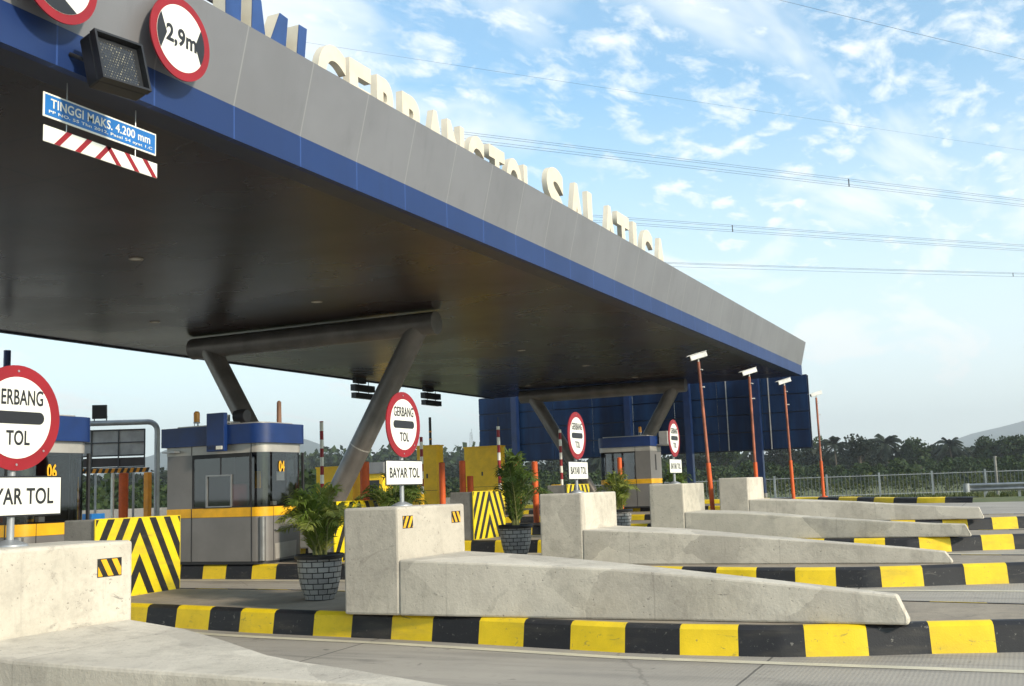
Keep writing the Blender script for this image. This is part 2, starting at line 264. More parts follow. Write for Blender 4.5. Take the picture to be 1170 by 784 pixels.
# ------------------------------------------------------------------ mesh helpers
class MB:
    def __init__(s): s.v = []; s.f = []; s.m = []; s.uv = {}
    def add(s, vs_, fs_, mi=0):
        o = len(s.v); s.v += [Vector(p) for p in vs_]
        for f in fs_: s.f.append(tuple(i+o for i in f)); s.m.append(mi)
        return s
    def box(s, x0, x1, y0, y1, z0, z1, mi=0):
        return s.hexa([(x0, y0, z0), (x1, y0, z0), (x1, y1, z0), (x0, y1, z0), (x0, y0, z1), (x1, y0, z1), (x1, y1, z1), (x0, y1, z1)], mi)
    def hexa(s, p, mi=0):
        return s.add(p, [(0, 3, 2, 1), (4, 5, 6, 7), (0, 1, 5, 4), (1, 2, 6, 5), (2, 3, 7, 6), (3, 0, 4, 7)], mi)
    def obox(s, c, size, rot, mi=0):
        M3 = rot; h = [x/2 for x in size]; P = []
        for z in (-1, 1):
            for x, y in ((-1, -1), (1, -1), (1, 1), (-1, 1)): P.append(Vector(c) + M3 @ Vector((x*h[0], y*h[1], z*h[2])))
        return s.hexa(P, mi)
    def tube(s, pts, r, n=10, mi=0, caps=True):
        pts = [Vector(p) for p in pts]; rs = r if isinstance(r, (list, tuple)) else [r]*len(pts)
        t0 = (pts[1]-pts[0]).normalized(); ref = Vector((0, 0, 1)) if abs(t0.z) < 0.9 else Vector((1, 0, 0))
        a = t0.cross(ref).normalized(); o = len(s.v)
        for i, p in enumerate(pts):
            t = (pts[min(i+1, len(pts)-1)]-pts[max(i-1, 0)]).normalized(); a = (a - t*a.dot(t)).normalized(); b = t.cross(a)
            for k in range(n):
                g = 2*math.pi*k/n; s.v.append(p + (a*math.cos(g)+b*math.sin(g))*rs[i])
        for i in range(len(pts)-1):
            for k in range(n):
                s.f.append((o+i*n+k, o+i*n+(k+1) % n, o+(i+1)*n+(k+1) % n, o+(i+1)*n+k)); s.m.append(mi)
        if caps:
            s.f.append(tuple(o+k for k in reversed(range(n)))); s.m.append(mi); e = o+(len(pts)-1)*n
            s.f.append(tuple(e+k for k in range(n))); s.m.append(mi)
        return s
    def prism(s, poly, y0, y1, mi=0):   # polygon in XZ extruded along Y
        n = len(poly); P = [(x, y0, z) for x, z in poly]+[(x, y1, z) for x, z in poly]
        return s.add(P, [tuple(range(n)), tuple(reversed(range(n, 2*n)))]+[(i, i+n, (i+1) % n+n, (i+1) % n) for i in range(n)], mi)
    def plan(s, poly, z0, z1, mi=0):    # polygon in XY extruded along Z (ccw)
        n = len(poly); P = [(x, y, z0) for x, y in poly]+[(x, y, z1) for x, y in poly]
        return s.add(P, [tuple(reversed(range(n))), tuple(range(n, 2*n))]+[(i, (i+1) % n, (i+1) % n+n, i+n) for i in range(n)], mi)
    def lathe(s, prof, c, n=28, mi=0):
        o = len(s.v)
        for r, z in prof:
            for k in range(n): g = 2*math.pi*k/n; s.v.append(Vector((c[0]+r*math.cos(g), c[1]+r*math.sin(g), c[2]+z)))
        for i in range(len(prof)-1):
            for k in range(n): s.f.append((o+i*n+k, o+i*n+(k+1) % n, o+(i+1)*n+(k+1) % n, o+(i+1)*n+k)); s.m.append(mi)
        return s
    def build(s, name, mats, parent=None, smooth=False, bevel=0, fix=True, seg=2):
        base = root_loc(parent)
        me = bpy.data.meshes.new(name); me.from_pydata([tuple(v-base) for v in s.v], [], s.f); me.update()
        if isinstance(mats, str): mats = [mats]
        for m_ in mats: me.materials.append(MATS[m_])
        for p, mi in zip(me.polygons, s.m): p.material_index = mi; p.use_smooth = smooth
        if fix:
            bm = bmesh.new(); bm.from_mesh(me); bmesh.ops.recalc_face_normals(bm, faces=bm.faces); bm.to_mesh(me); bm.free()
        ob = bpy.data.objects.new(name, me); col.objects.link(ob)
        if parent: ob.parent = parent
        if smooth and not bevel:
            try: me.set_sharp_from_angle(angle=R(38))
            except Exception: pass
        if bevel:
            bv = ob.modifiers.new('bevel', 'BEVEL'); bv.width = bevel; bv.segments = seg; bv.limit_method = 'ANGLE'; bv.angle_limit = R(30)
        return ob
def root_loc(p):
    if p is None: return Vector((0, 0, 0))
    while p.parent: p = p.parent
    return Vector(p.location)
def thing(name, label, cat, loc, group=None):
    o = bpy.data.objects.new(name, None); col.objects.link(o); o.location = loc; o.empty_display_size = 0.3
    o['label'] = label; o['category'] = cat
    if group: o['group'] = group
    return o
def tag(o, label, cat, group=None):
    o['label'] = label; o['category'] = cat
    if group: o['group'] = group
    return o
def struct(o): o['kind'] = 'structure'; return o
def stuff(o, label=None, cat=None):
    o['kind'] = 'stuff'
    if label: o['label'] = label; o['category'] = cat
    return o
def text_part(s, parent, name, mat, origin, width, height, depth=0.004, xd=(1, 0, 0), ud=(0, 0, 1), off=0.0, nd=None, shear=0):
    cu = bpy.data.curves.new('lettering', 'FONT'); cu.body = s; cu.size = 1; cu.extrude = 0.5; cu.offset = off; cu.resolution_u = 6; cu.space_character = 1.04
    to = bpy.data.objects.new('lettering', cu); col.objects.link(to); bpy.context.view_layer.update()
    dg = bpy.context.evaluated_depsgraph_get(); me = bpy.data.meshes.new_from_object(to.evaluated_get(dg)); bpy.data.objects.remove(to); bpy.data.curves.remove(cu)
    xs = [v.co.x for v in me.vertices]; ys = [v.co.y for v in me.vertices]; x0, x1, y0, y1 = min(xs), max(xs), min(ys), max(ys)
    xd = Vector(xd).normalized(); ud = Vector(ud).normalized(); nn = xd.cross(ud)    # towards the viewer
    base = root_loc(parent)
    for v in me.vertices:
        a = (v.co.x-x0)/(x1-x0)*width; b = (v.co.y-y0)/(y1-y0)*height
        v.co = Vector(origin)-base + xd*a + ud*b + nn*((v.co.z+0.5)*depth)
    me.materials.clear(); me.materials.append(MATS[mat]); me.name = name
    ob = bpy.data.objects.new(name, me); col.objects.link(ob); ob.parent = parent; return ob
def smooth(a, b, x): t = max(0, min(1, (x-a)/(b-a))); return t*t*(3-2*t)
def zg(x, y=0):      # the plaza has a slight cross fall and drops behind the far kerb
    base = 0.018*max(-60, min(x, 43.5))
    k = smooth(43.6, 47.5, x); base = base*(1-k) + (0.50)*k
    k = smooth(50, 80, x); return base*(1-k)+0.25*k

# ------------------------------------------------------------------ ground
def sheet(name, mat, xs, ys, dz, f=zg):
    b = MB(); nx, ny = len(xs), len(ys)
    vs_ = [(x, y, f(x, y)+dz) for x in xs for y in ys]
    fs_ = [(i*ny+j, (i+1)*ny+j, (i+1)*ny+j+1, i*ny+j+1) for i in range(nx-1) for j in range(ny-1)]
    b.add(vs_, fs_); return struct(b.build(name, mat, smooth=True))
gx = [-9000, -3000, -600, -150, -60, -30, 0, 20, 38, 43, 43.6, 44.5, 45.5, 46.5, 47.5, 50, 55, 60, 65, 70, 75, 80, 90, 120, 200, 400, 900, 2000, 4000, 9000]
gy = [-9000, -3000, -900, -300, -100, -40, -20, -10, 0, 10, 20, 30, 45, 60, 80, 120, 200, 400, 900, 2000, 4000, 9000]
sheet('ground', 'grass_ground', gx, gy, -0.02)
def road_poly():
    # road sheet: its far edge runs along the far kerb
    b = MB(); ys = [-60, -40, -20, -8, -3, 2.2, 4.8, 8, 12, 20, 30, 45, 60, 90]
    edge = {-60: 40, -40: 39, -20: 38, -8: 37.8, -3: 38, 2.2: 38.9, 4.8: 40.4, 8: 42.8, 12: 43.3, 20: 43.4, 30: 43.4, 45: 43.4, 60: 43.4, 90: 43.4}
    n = 12
    vs_ = []; 
    for y in ys:
        for i in range(n+1):
            x = -60+(edge[y]+60)*i/n; vs_.append((x, y, zg(x, y)))
    fs_ = [(j*(n+1)+i, j*(n+1)+i+1, (j+1)*(n+1)+i+1, (j+1)*(n+1)+i) for j in range(len(ys)-1) for i in range(n)]
    b.add(vs_, fs_); struct(b.build('road', 'road', smooth=True))
road_poly()

# ------------------------------------------------------------------ toll islands
PROF = [(-1.15, 1.30), (-1.05, 1.05), (-0.75, 0.88), (-0.3, 0.78), (0.25, 0.62), (0.9, 0.42), (1.4, 0.22), (2.0, 0.05), (2.8, 0.0), (3.4, 0.02), (4.4, 0.16), (5.8, 0.34), (7.8, 0.50), (8.8, 0.66), (10.0, 0.80), (14.0, 0.80), (26.0, 0.80)]
FARP = [(-1.15, 1.30), (-1.05, 1.55), (-0.75, 1.72), (0.0, 1.82), (1.4, 2.0), (3.0, 2.08), (6.0, 2.2), (9.0, 2.5), (12.0, 2.55), (26.0, 2.55)]
ISL = {'A': 4.10, 'B': 9.24, 'C': 14.30, 'D': 19.42, 'E': 24.70, 'F': 29.85, 'G': 35.0}
def resample(pts, step):
    out = []; acc = 0
    P = [Vector((p[0], p[1], 0)) for p in pts]; L = [0]
    for i in range(1, len(P)): L.append(L[-1]+(P[i]-P[i-1]).length)
    n = int(L[-1]/step); j = 0
    for k in range(n+1):
        d = k*step
        while j < len(L)-2 and L[j+1] < d: j += 1
        t = (d-L[j])/(L[j+1]-L[j]) if L[j+1] > L[j] else 0; out.append(P[j].lerp(P[j+1], t))
    return out
def island(key, first, sh=0):
    X0 = ISL[key]
    near = [(X0+d, y if y > 13 else y+sh*(1-max(0, y)/14)) for y, d in PROF]; far = [(X0+d, y if y > 11 else y+sh*(1-max(0, y)/12)) for y, d in FARP]
    path = list(reversed(far[1:])) + near     # from far-side back, round the nose, along the near side to the back
    # phase so that a yellow block starts at y=1.81 on the near face
    pts = resample(path, 0.05)
    idx0 = 0
    for i in range(1, len(pts)):
        if pts[i].x < X0+0.8 and pts[i-1].y < 1.81 <= pts[i].y: idx0 = i
    t = thing('toll_island', first, 'traffic island', (X0+1.3, 6, zg(X0+1.3)), 'raised toll islands between the lanes')
    h = 0.245
    cs = [(0.0, -0.05), (0.012, 0.0), (0.045, h*0.86), (0.075, h*0.97), (0.11, h), (0.135, h)]
    b = MB(); n = len(cs)
    rows = []
    for i, p in enumerate(pts):
        tg = (pts[min(i+1, len(pts)-1)]-pts[max(i-1, 0)]).normalized(); nrm = Vector((tg.y, -tg.x, 0))   # inwards
        c = Vector((X0+1.3, 12, 0))
        if nrm.dot(Vector((X0+1.3, max(0.6+sh, p.y), 0))-p) < 0: nrm = -nrm
        rows.append([(p.x+nrm.x*a, p.y+nrm.y*a, zg(p.x)+z) for a, z in cs])
    vs_ = [q for r_ in rows for q in r_]; o = len(b.v); b.v += [Vector(q) for q in vs_]
    for i in range(len(rows)-1):
        k = math.floor((i-idx0)/10.3)
        for j in range(n-1): b.f.append((i*n+j, (i+1)*n+j, (i+1)*n+j+1, i*n+j+1)); b.m.append(0 if k % 2 == 1 else 1)
    b.build('kerb', ['kerb_yellow', 'kerb_black'], t, smooth=True)
    poly = [(r_[-1][0], r_[-1][1]) for r_ in rows[::4]]
    poly = [Vector((x, y, zg(x)+h-0.004)) for x, y in poly]
    s_ = MB(); cen = [Vector((X0+1.3+ (0.3 if p.y > 6 else 0.0), max(0.2+sh, p.y), 0)) for p in poly]
    for i in range(len(poly)-1):
        a, c_ = poly[i], poly[i+1]; m1, m2 = cen[i], cen[i+1]
        s_.add([a, c_, (m2.x, m2.y, zg(m2.x)+h-0.004), (m1.x, m1.y, zg(m1.x)+h-0.004)], [(0, 1, 2, 3)])
    s_.build('island_top', 'island_concrete', t)
    # white edge lines painted on the road along both sides of the island
    ln = MB()
    for prof_, sg in ((PROF, -1), (FARP, 1)):
        prev = None; y = -4.0+sh
        while y < 25:
            yy = y-sh*(1-max(0, min(y, 13))/14); L_ = prof_; yy = max(L_[0][0], yy)
            if yy < 2.4: d_ = 0.0 if sg < 0 else 2.05
            else:
                k_ = max(q for q in range(len(L_)-1) if L_[q][0] <= yy); d_ = L_[k_][1]+(L_[k_+1][1]-L_[k_][1])*(yy-L_[k_][0])/(L_[k_+1][0]-L_[k_][0])
            xs_ = [X0+d_+sg*a for a in (0.17, 0.29)]; q_ = [(x_, y, zg(x_)+0.004) for x_ in xs_]
            if prev: ln.add(prev+[q_[1], q_[0]], [(0, 1, 2, 3)])
            prev = q_; y += 0.35
    struct(ln.build('edge_line', 'line_white'))
    return t
island('A', 'nearest raised toll island at the bottom left under the cut-off concrete barrier')
island('B', 'raised toll island with the long black and yellow kerb across the foreground')
island('C', 'raised toll island with striped kerb carrying the booth numbered 04')
island('D', 'third striped-kerb toll island from the camera, carrying the slanting canopy columns')
island('E', 'farthest toll island that carries a concrete block barrier, beside the first camera pole')
island('F', 'striped-kerb toll island beyond the last block barrier, with yellow machine', 7)
island('G', 'far toll island carrying the booth with an air conditioner', 7)

# ------------------------------------------------------------------ concrete barriers (block + long tapering tail)
def barrier(key, x0, x1, yb, yb2, ztop, tail, mat, label, end_y=1.03, stickers=()):
    zb = zg(x0)+0.245-0.002
    t = thing('concrete_barrier', label, 'barrier', ((x0+x1)/2, yb, zb), 'concrete block barriers on the island noses')
    b = MB().box(x0, x1, yb, yb2, zb, ztop); b.build('block', mat, t, bevel=0.025, smooth=False)
    # tail: cross sections along y (y, xl, xr, z)
    s_ = MB(); n = len(tail)
    for y, xl, xr, z in tail:
        zb_ = zb; s_.v += [Vector(p) for p in ((xl-0.01, y, zb_), (xr+0.01, y, zb_), (xr, y, z), (xl, y, z))]
    for i in range(n-1):
        for k in range(4): s_.f.append((i*4+k, i*4+(k+1) % 4, (i+1)*4+(k+1) % 4, (i+1)*4+k)); s_.m.append(0)
    s_.f += [(0, 1, 2, 3), tuple((n-1)*4+k for k in (3, 2, 1, 0))]; s_.m += [0, 0]
    s_.build('tail', mat, t, bevel=0.02)
    for (sx, sz, w, h, d) in stickers:
        sticker(t, sx, yb-0.003, sz, w, h, d)
    return t
def clip_poly(poly, x0, x1, z0, z1):
    def cl(P, f, inter):
        out = []
        for i in range(len(P)):
            a, b = P[i-1], P[i]
            if f(b):
                if not f(a): out.append(inter(a, b))
                out.append(b)
            elif f(a): out.append(inter(a, b))
        return out
    def ix(v, k): return lambda a, b: tuple(a[j]+(b[j]-a[j])*(v-a[k])/(b[k]-a[k]) for j in range(2))
    for f, it in ((lambda p: p[0] >= x0, ix(x0, 0)), (lambda p: p[0] <= x1, ix(x1, 0)), (lambda p: p[1] >= z0, ix(z0, 1)), (lambda p: p[1] <= z1, ix(z1, 1))):
        if poly: poly = cl(poly, f, it)
    return poly
def sticker(t, sx, y, sz, w, h, d):   # d=+1: stripes rise to the right
    x0, x1, z0, z1 = sx-w/2, sx+w/2, sz-h/2, sz+h/2
    b = MB(); b.box(x0, x1, y, y+0.002, z0, z1, 0)
    for k in range(-2, 4):
        p = w/2.0*1.0; xx = x0+k*p*0.9; q = [(xx, z0), (xx+p*0.45, z0), (xx+p*0.45+d*h*0.6, z1), (xx+d*h*0.6, z1)]
        q = clip_poly(q, x0+0.006, x1-0.006, z0+0.006, z1-0.006)
        if len(q) >= 3: b.prism(q, y-0.002, y+0.0005, 1)
    b.build('hazard_sticker', ['sheet_black', 'sticker_orange'], t)
def tail_std(x0, x1, y0, zs, tip=0.12):
    ys = [y0, 4.8, 3.6, 2.4, 1.6, 1.10, 1.02]; W_ = [1.0, 0.82, 0.42, 0.22, 0.14, 0.11, 0.10]; out = []; f_ = lambda t_, q: q[0]
    import bisect
    def itp(y, L):
        for i in range(len(ys)-1):
            if ys[i] >= y >= ys[i+1]: return L[i]+(L[i+1]-L[i])*(ys[i]-y)/(ys[i]-ys[i+1])
    for y in [y0, 5.35, 4.8, 4.4, 4.0, 3.6, 3.2, 2.8, 2.4, 2.0, 1.6, 1.3, 1.10, 1.02]:
        out.append((y, x0, x0+(x1-x0)*itp(y, W_), itp(y, zs)))
    return out
barrier('B', 9.53, 10.96, 5.78, 6.43, 1.475, tail_std(9.535, 10.955, 5.782, [0.955, 0.92, 0.87, 0.775, 0.70, 0.65, 0.46]), 'barrier_concrete',
        'pale concrete block with two hazard stickers and long tail behind the foreground kerb', stickers=((9.72, 1.32, 0.20, 0.125, 1), (10.75, 1.335, 0.20, 0.125, -1)))
barrier('C', 14.90, 16.38, 5.95, 6.62, 1.53, tail_std(14.905, 16.375, 5.952, [1.0, 0.95, 0.87, 0.775, 0.71, 0.655, 0.54]), 'barrier_concrete',
        'pale concrete block barrier, next one behind the block with two hazard stickers')
barrier('D', 19.60, 21.02, 5.82, 6.48, 1.62, tail_std(19.605, 21.015, 5.822, [1.10, 1.06, 0.96, 0.87, 0.82, 0.80, 0.62]), 'barrier_concrete_grey',
        'stained grey concrete block barrier with the farthest round sign on it')
barrier('E', 24.80, 26.40, 5.86, 6.53, 1.71, tail_std(24.805, 26.395, 5.862, [1.21, 1.16, 1.10, 1.0, 0.95, 0.93, 0.71]), 'barrier_concrete',
        'farthest concrete block barrier, without a sign, beside the navy post')
barrier('A', 4.50, 6.00, 5.83, 6.48, 1.345, [(5.832, 4.50, 5.97, 0.80), (5.26, 4.50, 5.90, 0.755), (4.72, 4.50, 5.60, 0.745), (3.96, 4.50, 5.12, 0.735), (3.64, 4.50, 4.99, 0.73), (3.22, 4.50, 4.86, 0.725), (2.4, 4.50, 4.58, 0.71), (1.6, 4.49, 4.55, 0.5)], 'barrier_concrete',
        'nearest concrete block barrier at the bottom left edge, one orange sticker visible', stickers=((5.78, 1.17, 0.22, 0.125, -1), (4.72, 1.17, 0.22, 0.125, 1)))

# ------------------------------------------------------------------ round signs on the blocks
def disc(b, c, r, y0, y1, mi, n=48, r2=0):
    P0 = [(c[0]+r*math.cos(2*math.pi*k/n), c[1]+r*math.sin(2*math.pi*k/n)) for k in range(n)]
    b.prism(P0, y0, y1, mi)
def toll_sign(x, y, zc, zbase, label, rzc):
    t = thing('toll_sign', label, 'road sign', (x, y, zbase), 'round toll gate signs on the concrete blocks')
    b = MB(); b.tube([(x, y+0.04, zbase), (x, y+0.04, zc+0.28)], 0.024, 14); b.build('pole', 'galvanised', t, smooth=True)
    b = MB(); b.lathe([(0.0, 0.045), (0.035, 0.045), (0.07, 0.03), (0.11, 0.012), (0.115, 0.0)], (x, y+0.04, zbase), 20); b.build('base_flange', 'galvanised', t, smooth=True)
    b = MB(); disc(b, (x, zc), 0.355, y, y+0.012, 0); pd = b.build('round_plate', ['sign_red'], t)
    b = MB(); disc(b, (x, zc), 0.275, y-0.003, y+0.001, 0); b.build('white_face', 'sign_white', pd)
    b = MB(); h = 0.042; w = 0.175
    P = [(x+w*math.copysign(1, math.cos(a))*0.0+(w if math.cos(a) > 0 else -w)+h*math.cos(a), zc+h*math.sin(a)) for a in [math.pi*2*(k+0.5)/24-math.pi/2 for k in range(24)]]
    b.prism(P, y-0.006, y-0.002, 0); b.build('black_bar', 'sign_black', pd)
    text_part('GERBANG', pd, 'lettering', 'sign_black', (x-0.205, y-0.003, zc+0.085), 0.41, 0.105, 0.003, off=0.014)
    text_part('TOL', pd, 'lettering', 'sign_black', (x-0.09, y-0.003, zc-0.185), 0.19, 0.10, 0.003, off=0.018)
    for dx, dz in ((0, 0.315), (0, -0.315), (0.22, -0.22)):
        b = MB(); b.tube([(x+dx, y-0.004, zc+dz), (x+dx, y+0.002, zc+dz)], 0.008, 8); b.build('bolt', 'galvanised', pd)
    b = MB(); rw, rh = 0.385, 0.135; b.box(x-rw, x+rw, y, y+0.010, rzc-rh, rzc+rh); pl = b.build('lower_plate', 'sign_black', t, bevel=0.004)
    b = MB(); b.box(x-rw+0.012, x+rw-0.012, y-0.003, y+0.001, rzc-rh+0.012, rzc+rh-0.012); b.build('white_face', 'sign_white', pl)
    text_part('BAYAR TOL', pl, 'lettering', 'sign_black', (x-0.31, y-0.003, rzc-0.055), 0.62, 0.11, 0.003, off=0.016)
toll_sign(5.26, 6.15, 2.20, 1.345, 'round red and white toll sign cut by the left edge, the nearest of its kind', 1.675)
toll_sign(10.30, 6.15, 2.35, 1.475, 'round red and white toll sign beside the slanting column, above the stickered block', 1.83)
toll_sign(15.34, 6.15, 2.38, 1.53, 'round red and white toll sign standing just left of the far booth', 1.86)
toll_sign(20.31, 6.15, 2.48, 1.62, 'smallest and farthest round toll sign, right of the far booth', 1.95)

# ------------------------------------------------------------------ canopy
CX0, CX1, ZS = -30.0, 41.5, 5.47
can = thing('toll_canopy', 'large toll plaza canopy with grey and blue fascia and dark soffit', 'canopy', (20.3, 14.5, 0.6))
b = MB(); b.add([(CX0, 7.51, 5.843), (CX1, 7.51, 5.843), (CX1+0.04, 7.30, 6.71), (CX0, 7.30, 6.71), (CX0, 7.62, 5.843), (CX1, 7.62, 5.843), (CX1+0.04, 7.45, 6.71), (CX0, 7.45, 6.71)],
             [(0, 1, 2, 3), (4, 7, 6, 5), (3, 2, 6, 7), (0, 4, 5, 1), (1, 5, 6, 2), (0, 3, 7, 4)]); b.build('grey_fascia', 'fascia_grey', can)
MB().box(CX0, CX1-0.002, 7.505, 7.60, ZS, 5.840).build('blue_fascia', 'fascia_blue', can)
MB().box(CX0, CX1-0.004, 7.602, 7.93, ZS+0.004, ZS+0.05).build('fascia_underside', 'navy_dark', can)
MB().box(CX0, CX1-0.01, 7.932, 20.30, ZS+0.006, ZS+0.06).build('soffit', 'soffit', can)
b = MB(); b.add([(CX0, 7.46, 6.5), (CX1, 7.46, 6.5), (CX1, 20.3, 6.1), (CX0, 20.3, 6.1)], [(0, 1, 2, 3)]); b.build('roof_deck', 'cladding_grey', can)
MB().box(CX0, CX1-0.01, 20.302, 20.40, ZS-0.03, 6.2).build('rear_fascia', 'navy_dark', can)
MB().box(CX1-0.06, CX1-0.02, 7.62, 20.3, ZS+0.062, 6.05).build('end_fascia', 'fascia_grey', can)
for x in (8.1, 13.03, 17.95, 22.8, 27.7, 32.6, 37.4, 3.2):
    for y in (12.67, 16.9):
        b = MB(); b.lathe([(0.115, 0.0), (0.115, -0.012), (0.09, -0.014), (0.085, -0.002)], (x, y, ZS+0.004), 20); dl = b.build('downlight', 'lamp_dim', can, smooth=True)
        b = MB(); b.lathe([(0.084, -0.004), (0.0001, -0.004)], (x, y, ZS+0.004), 16); b.build('diffuser', 'sign_white', dl)
for bx in (1.7, 20.3, 38.95):
    zf = zg(bx)+0.245
    b = MB(); b.tube([(bx, 11.25, 5.20), (bx, 17.9, 5.20)], 0.25, 32); b.build('cross_beam', 'steel_pipe', can, smooth=True)
    b = MB(); b.tube([(bx, 11.72, 5.12), (bx, 14.42, 0.72)], 0.235, 28); b.build('column', 'steel_pipe', can, smooth=True)
    b = MB(); b.tube([(bx, 17.36, 5.12), (bx, 14.68, 0.72)], 0.235, 28); b.build('column', 'steel_pipe', can, smooth=True)
    MB().box(bx-0.5, bx+0.5, 13.9, 15.2, zf-0.1, zf+0.42).build('pedestal', 'wall_concrete', can, bevel=0.03)
# collar joints on the columns
for bx in (20.3, 38.95):
    p = Vector((bx, 11.72, 5.12)).lerp(Vector((bx, 14.42, 0.72)), 0.56); d = (Vector((0, 2.7, -4.4))).normalized()*0.012
    b = MB(); b.tube([p-d, p+d], 0.2395, 28); b.build('weld_ring', 'band_grey', can, smooth=True)

# roof letters
ls = thing('roof_sign', 'raised cream letters reading GERBANG TOL SALATIGA along the canopy top', 'sign', (19, 8.0, 6.4))
LET = [('G', 11.42, 0.66, 7.60, 0), ('E', 12.16, 0.55, 7.58, 0), ('R', 12.86, 0.60, 7.57, 0), ('B', 13.56, 0.58, 7.55, 0), ('A', 14.24, 0.66, 7.55, 0), ('N', 14.95, 0.58, 7.54, 0), ('G', 15.66, 0.60, 7.54, 0),
       ('T', 16.45, 0.62, 7.54, 0), ('O', 17.14, 0.64, 7.54, 0), ('L', 17.88, 0.42, 7.54, 0),
       ('S', 18.95, 0.86, 7.86, 1), ('A', 20.05, 0.88, 7.82, 1), ('L', 21.10, 0.72, 7.80, 1), ('A', 22.02, 0.88, 7.78, 1), ('T', 22.92, 0.82, 7.77, 1), ('I', 24.02, 0.26, 7.76, 1), ('G', 24.62, 0.86, 7.77, 1), ('A', 25.70, 0.86, 7.76, 1)]
for ch, x, w, zt, big in LET:
    h = 1.25 if big else 0.95
    o = text_part(ch, ls, 'letter', 'letter_white', (x, 8.11, zt-h), w, h, 0.11, off=0.045)
b = MB(); 
for x in [11.5+0.9*k for k in range(17)]: b.box(x-0.02, x+0.02, 8.17, 8.21, 6.35, 6.95)
b.box(11.3, 26.6, 8.165, 8.205, 6.78, 6.82); b.build('mounting_frame', 'steel_pipe', ls)
lb = thing('roof_emblem', 'raised dark blue letter shapes with pale sides left of the cream roof letters', 'sign', (10.2, 8.0, 6.4))
for poly in ([(9.42, 6.6), (9.66, 6.6), (9.70, 7.62), (9.42, 7.62)], [(9.86, 6.6), (10.22, 6.6), (10.06, 7.49), (9.97, 7.60), (9.90, 7.60)],
             [(10.02, 6.6), (10.47, 6.6), (10.58, 7.475), (10.42, 7.49)], [(10.70, 6.6), (10.86, 6.6), (10.975, 7.49), (10.81, 7.49)]):
    b = MB(); b.prism(poly, 7.862, 8.04, 0); b.build('letter_side', 'letter_white', lb)
    cx_ = sum(p[0] for p in poly)/len(poly); b = MB(); b.prism(poly, 7.85, 7.860, 0); b.build('letter_face', 'letter_blue', lb)
b = MB(); b.box(9.3, 11.0, 8.05, 8.09, 7.28, 7.31); b.box(9.3, 11.0, 8.05, 8.09, 6.8, 6.83)
for x in (9.76, 10.30, 10.66): b.box(x-0.015, x+0.015, 8.045, 8.085, 6.4, 7.30)
b.build('mounting_frame', 'wire', lb)

# ------------------------------------------------------------------ fascia signs
def fascia_round(x, z, r, txt, horiz, label):
    t = thing('limit_sign', label, 'road sign', (x, 7.27, z-r), 'round limit signs on the canopy fascia'); y = 7.27
    b = MB(); disc(b, (x, z), r, y, y+0.015, 0, 56); p = b.build('round_plate', 'sign_red', t)
    b = MB(); disc(b, (x, z), r*0.80, y-0.003, y+0.001, 0, 56); b.build('white_face', 'sign_white', p)
    q = r*0.795
    for s in (1, -1):
        b = MB()
        arc = [R(a) for a in range(-33, 34, 6)]
        if horiz: P = [(x+s*q*math.cos(a), z+q*math.sin(a)) for a in arc]+[(x+s*q*0.60, z)]
        else: P = [(x+q*math.sin(a), z+s*q*math.cos(a)) for a in arc]+[(x, z+s*q*0.52)]
        b.prism(P, y-0.006, y-0.002, 0); b.build('black_wedge', 'sign_black', p)
    text_part(txt, p, 'lettering', 'sign_black', (x-r*0.50, y-0.003, z-r*0.26), r*1.02, r*0.50, 0.003, off=0.03)
    b = MB()
    for dx in (-0.15, 0.15): b.box(x+dx-0.02, x+dx+0.02, y+0.015, y+0.20, z-0.02, z+0.02)
    b.build('bracket', 'sign_grey_back', t)
fascia_round(8.05, 6.15, 0.42, '2,9m', True, 'round width limit sign reading 2,9m on the grey fascia')
fascia_round(6.55, 6.17, 0.42, '4,2m', False, 'round limit sign cut by the top left corner of the photo')

fl = thing('lane_signal', 'square black lane signal box with dotted lens on the blue fascia', 'signal light', (7.05, 7.2, 5.24))
tilt = Matrix.Rotation(R(-14), 3, 'X') @ Matrix.Rotation(R(-8), 3, 'Z'); c = Vector((7.14, 7.24, 5.53))
b = MB(); b.obox(c, (0.52, 0.16, 0.49), tilt); hs = b.build('housing', 'black_plastic', fl, bevel=0.02)
b = MB()
for dx, dz, sx, sz in ((0, 0.234, 0.52, 0.022), (-0.249, 0, 0.022, 0.445), (0.249, 0, 0.022, 0.445), (0, -0.234, 0.52, 0.022)):
    b.obox(c+tilt @ Vector((dx, -0.115, dz)), (sx, 0.07, sz), tilt)
b.build('hood', 'black_plastic', fl)
b = MB(); b.obox(c+tilt @ Vector((0, -0.083, 0)), (0.46, 0.004, 0.43), tilt); lens = b.build('lens', 'lens_dark', fl)
b = MB()
for i in range(13):
    for j in range(13):
        u = -0.19+0.38*i/12+(0.008 if j % 2 else -0.008); v = -0.19+0.38*j/12; q = random.choice((0.004, 0.006, 0.008, 0.011) if abs(u) < 0.08 else (0.003, 0.005, 0.008))
        b.obox(c+tilt @ Vector((u*0.92, -0.087, v*0.9)), (q, 0.006, q*1.3), tilt)
b.build('led_dots', 'led_dot', lens)
b = MB(); b.tube([c+Vector((-0.18, 0.08, 0)), (6.88, 7.5, 5.62)], 0.02, 8); b.tube([c+Vector((0.18, 0.08, 0)), (7.24, 7.5, 5.62)], 0.02, 8); b.build('bracket', 'black_plastic', fl)

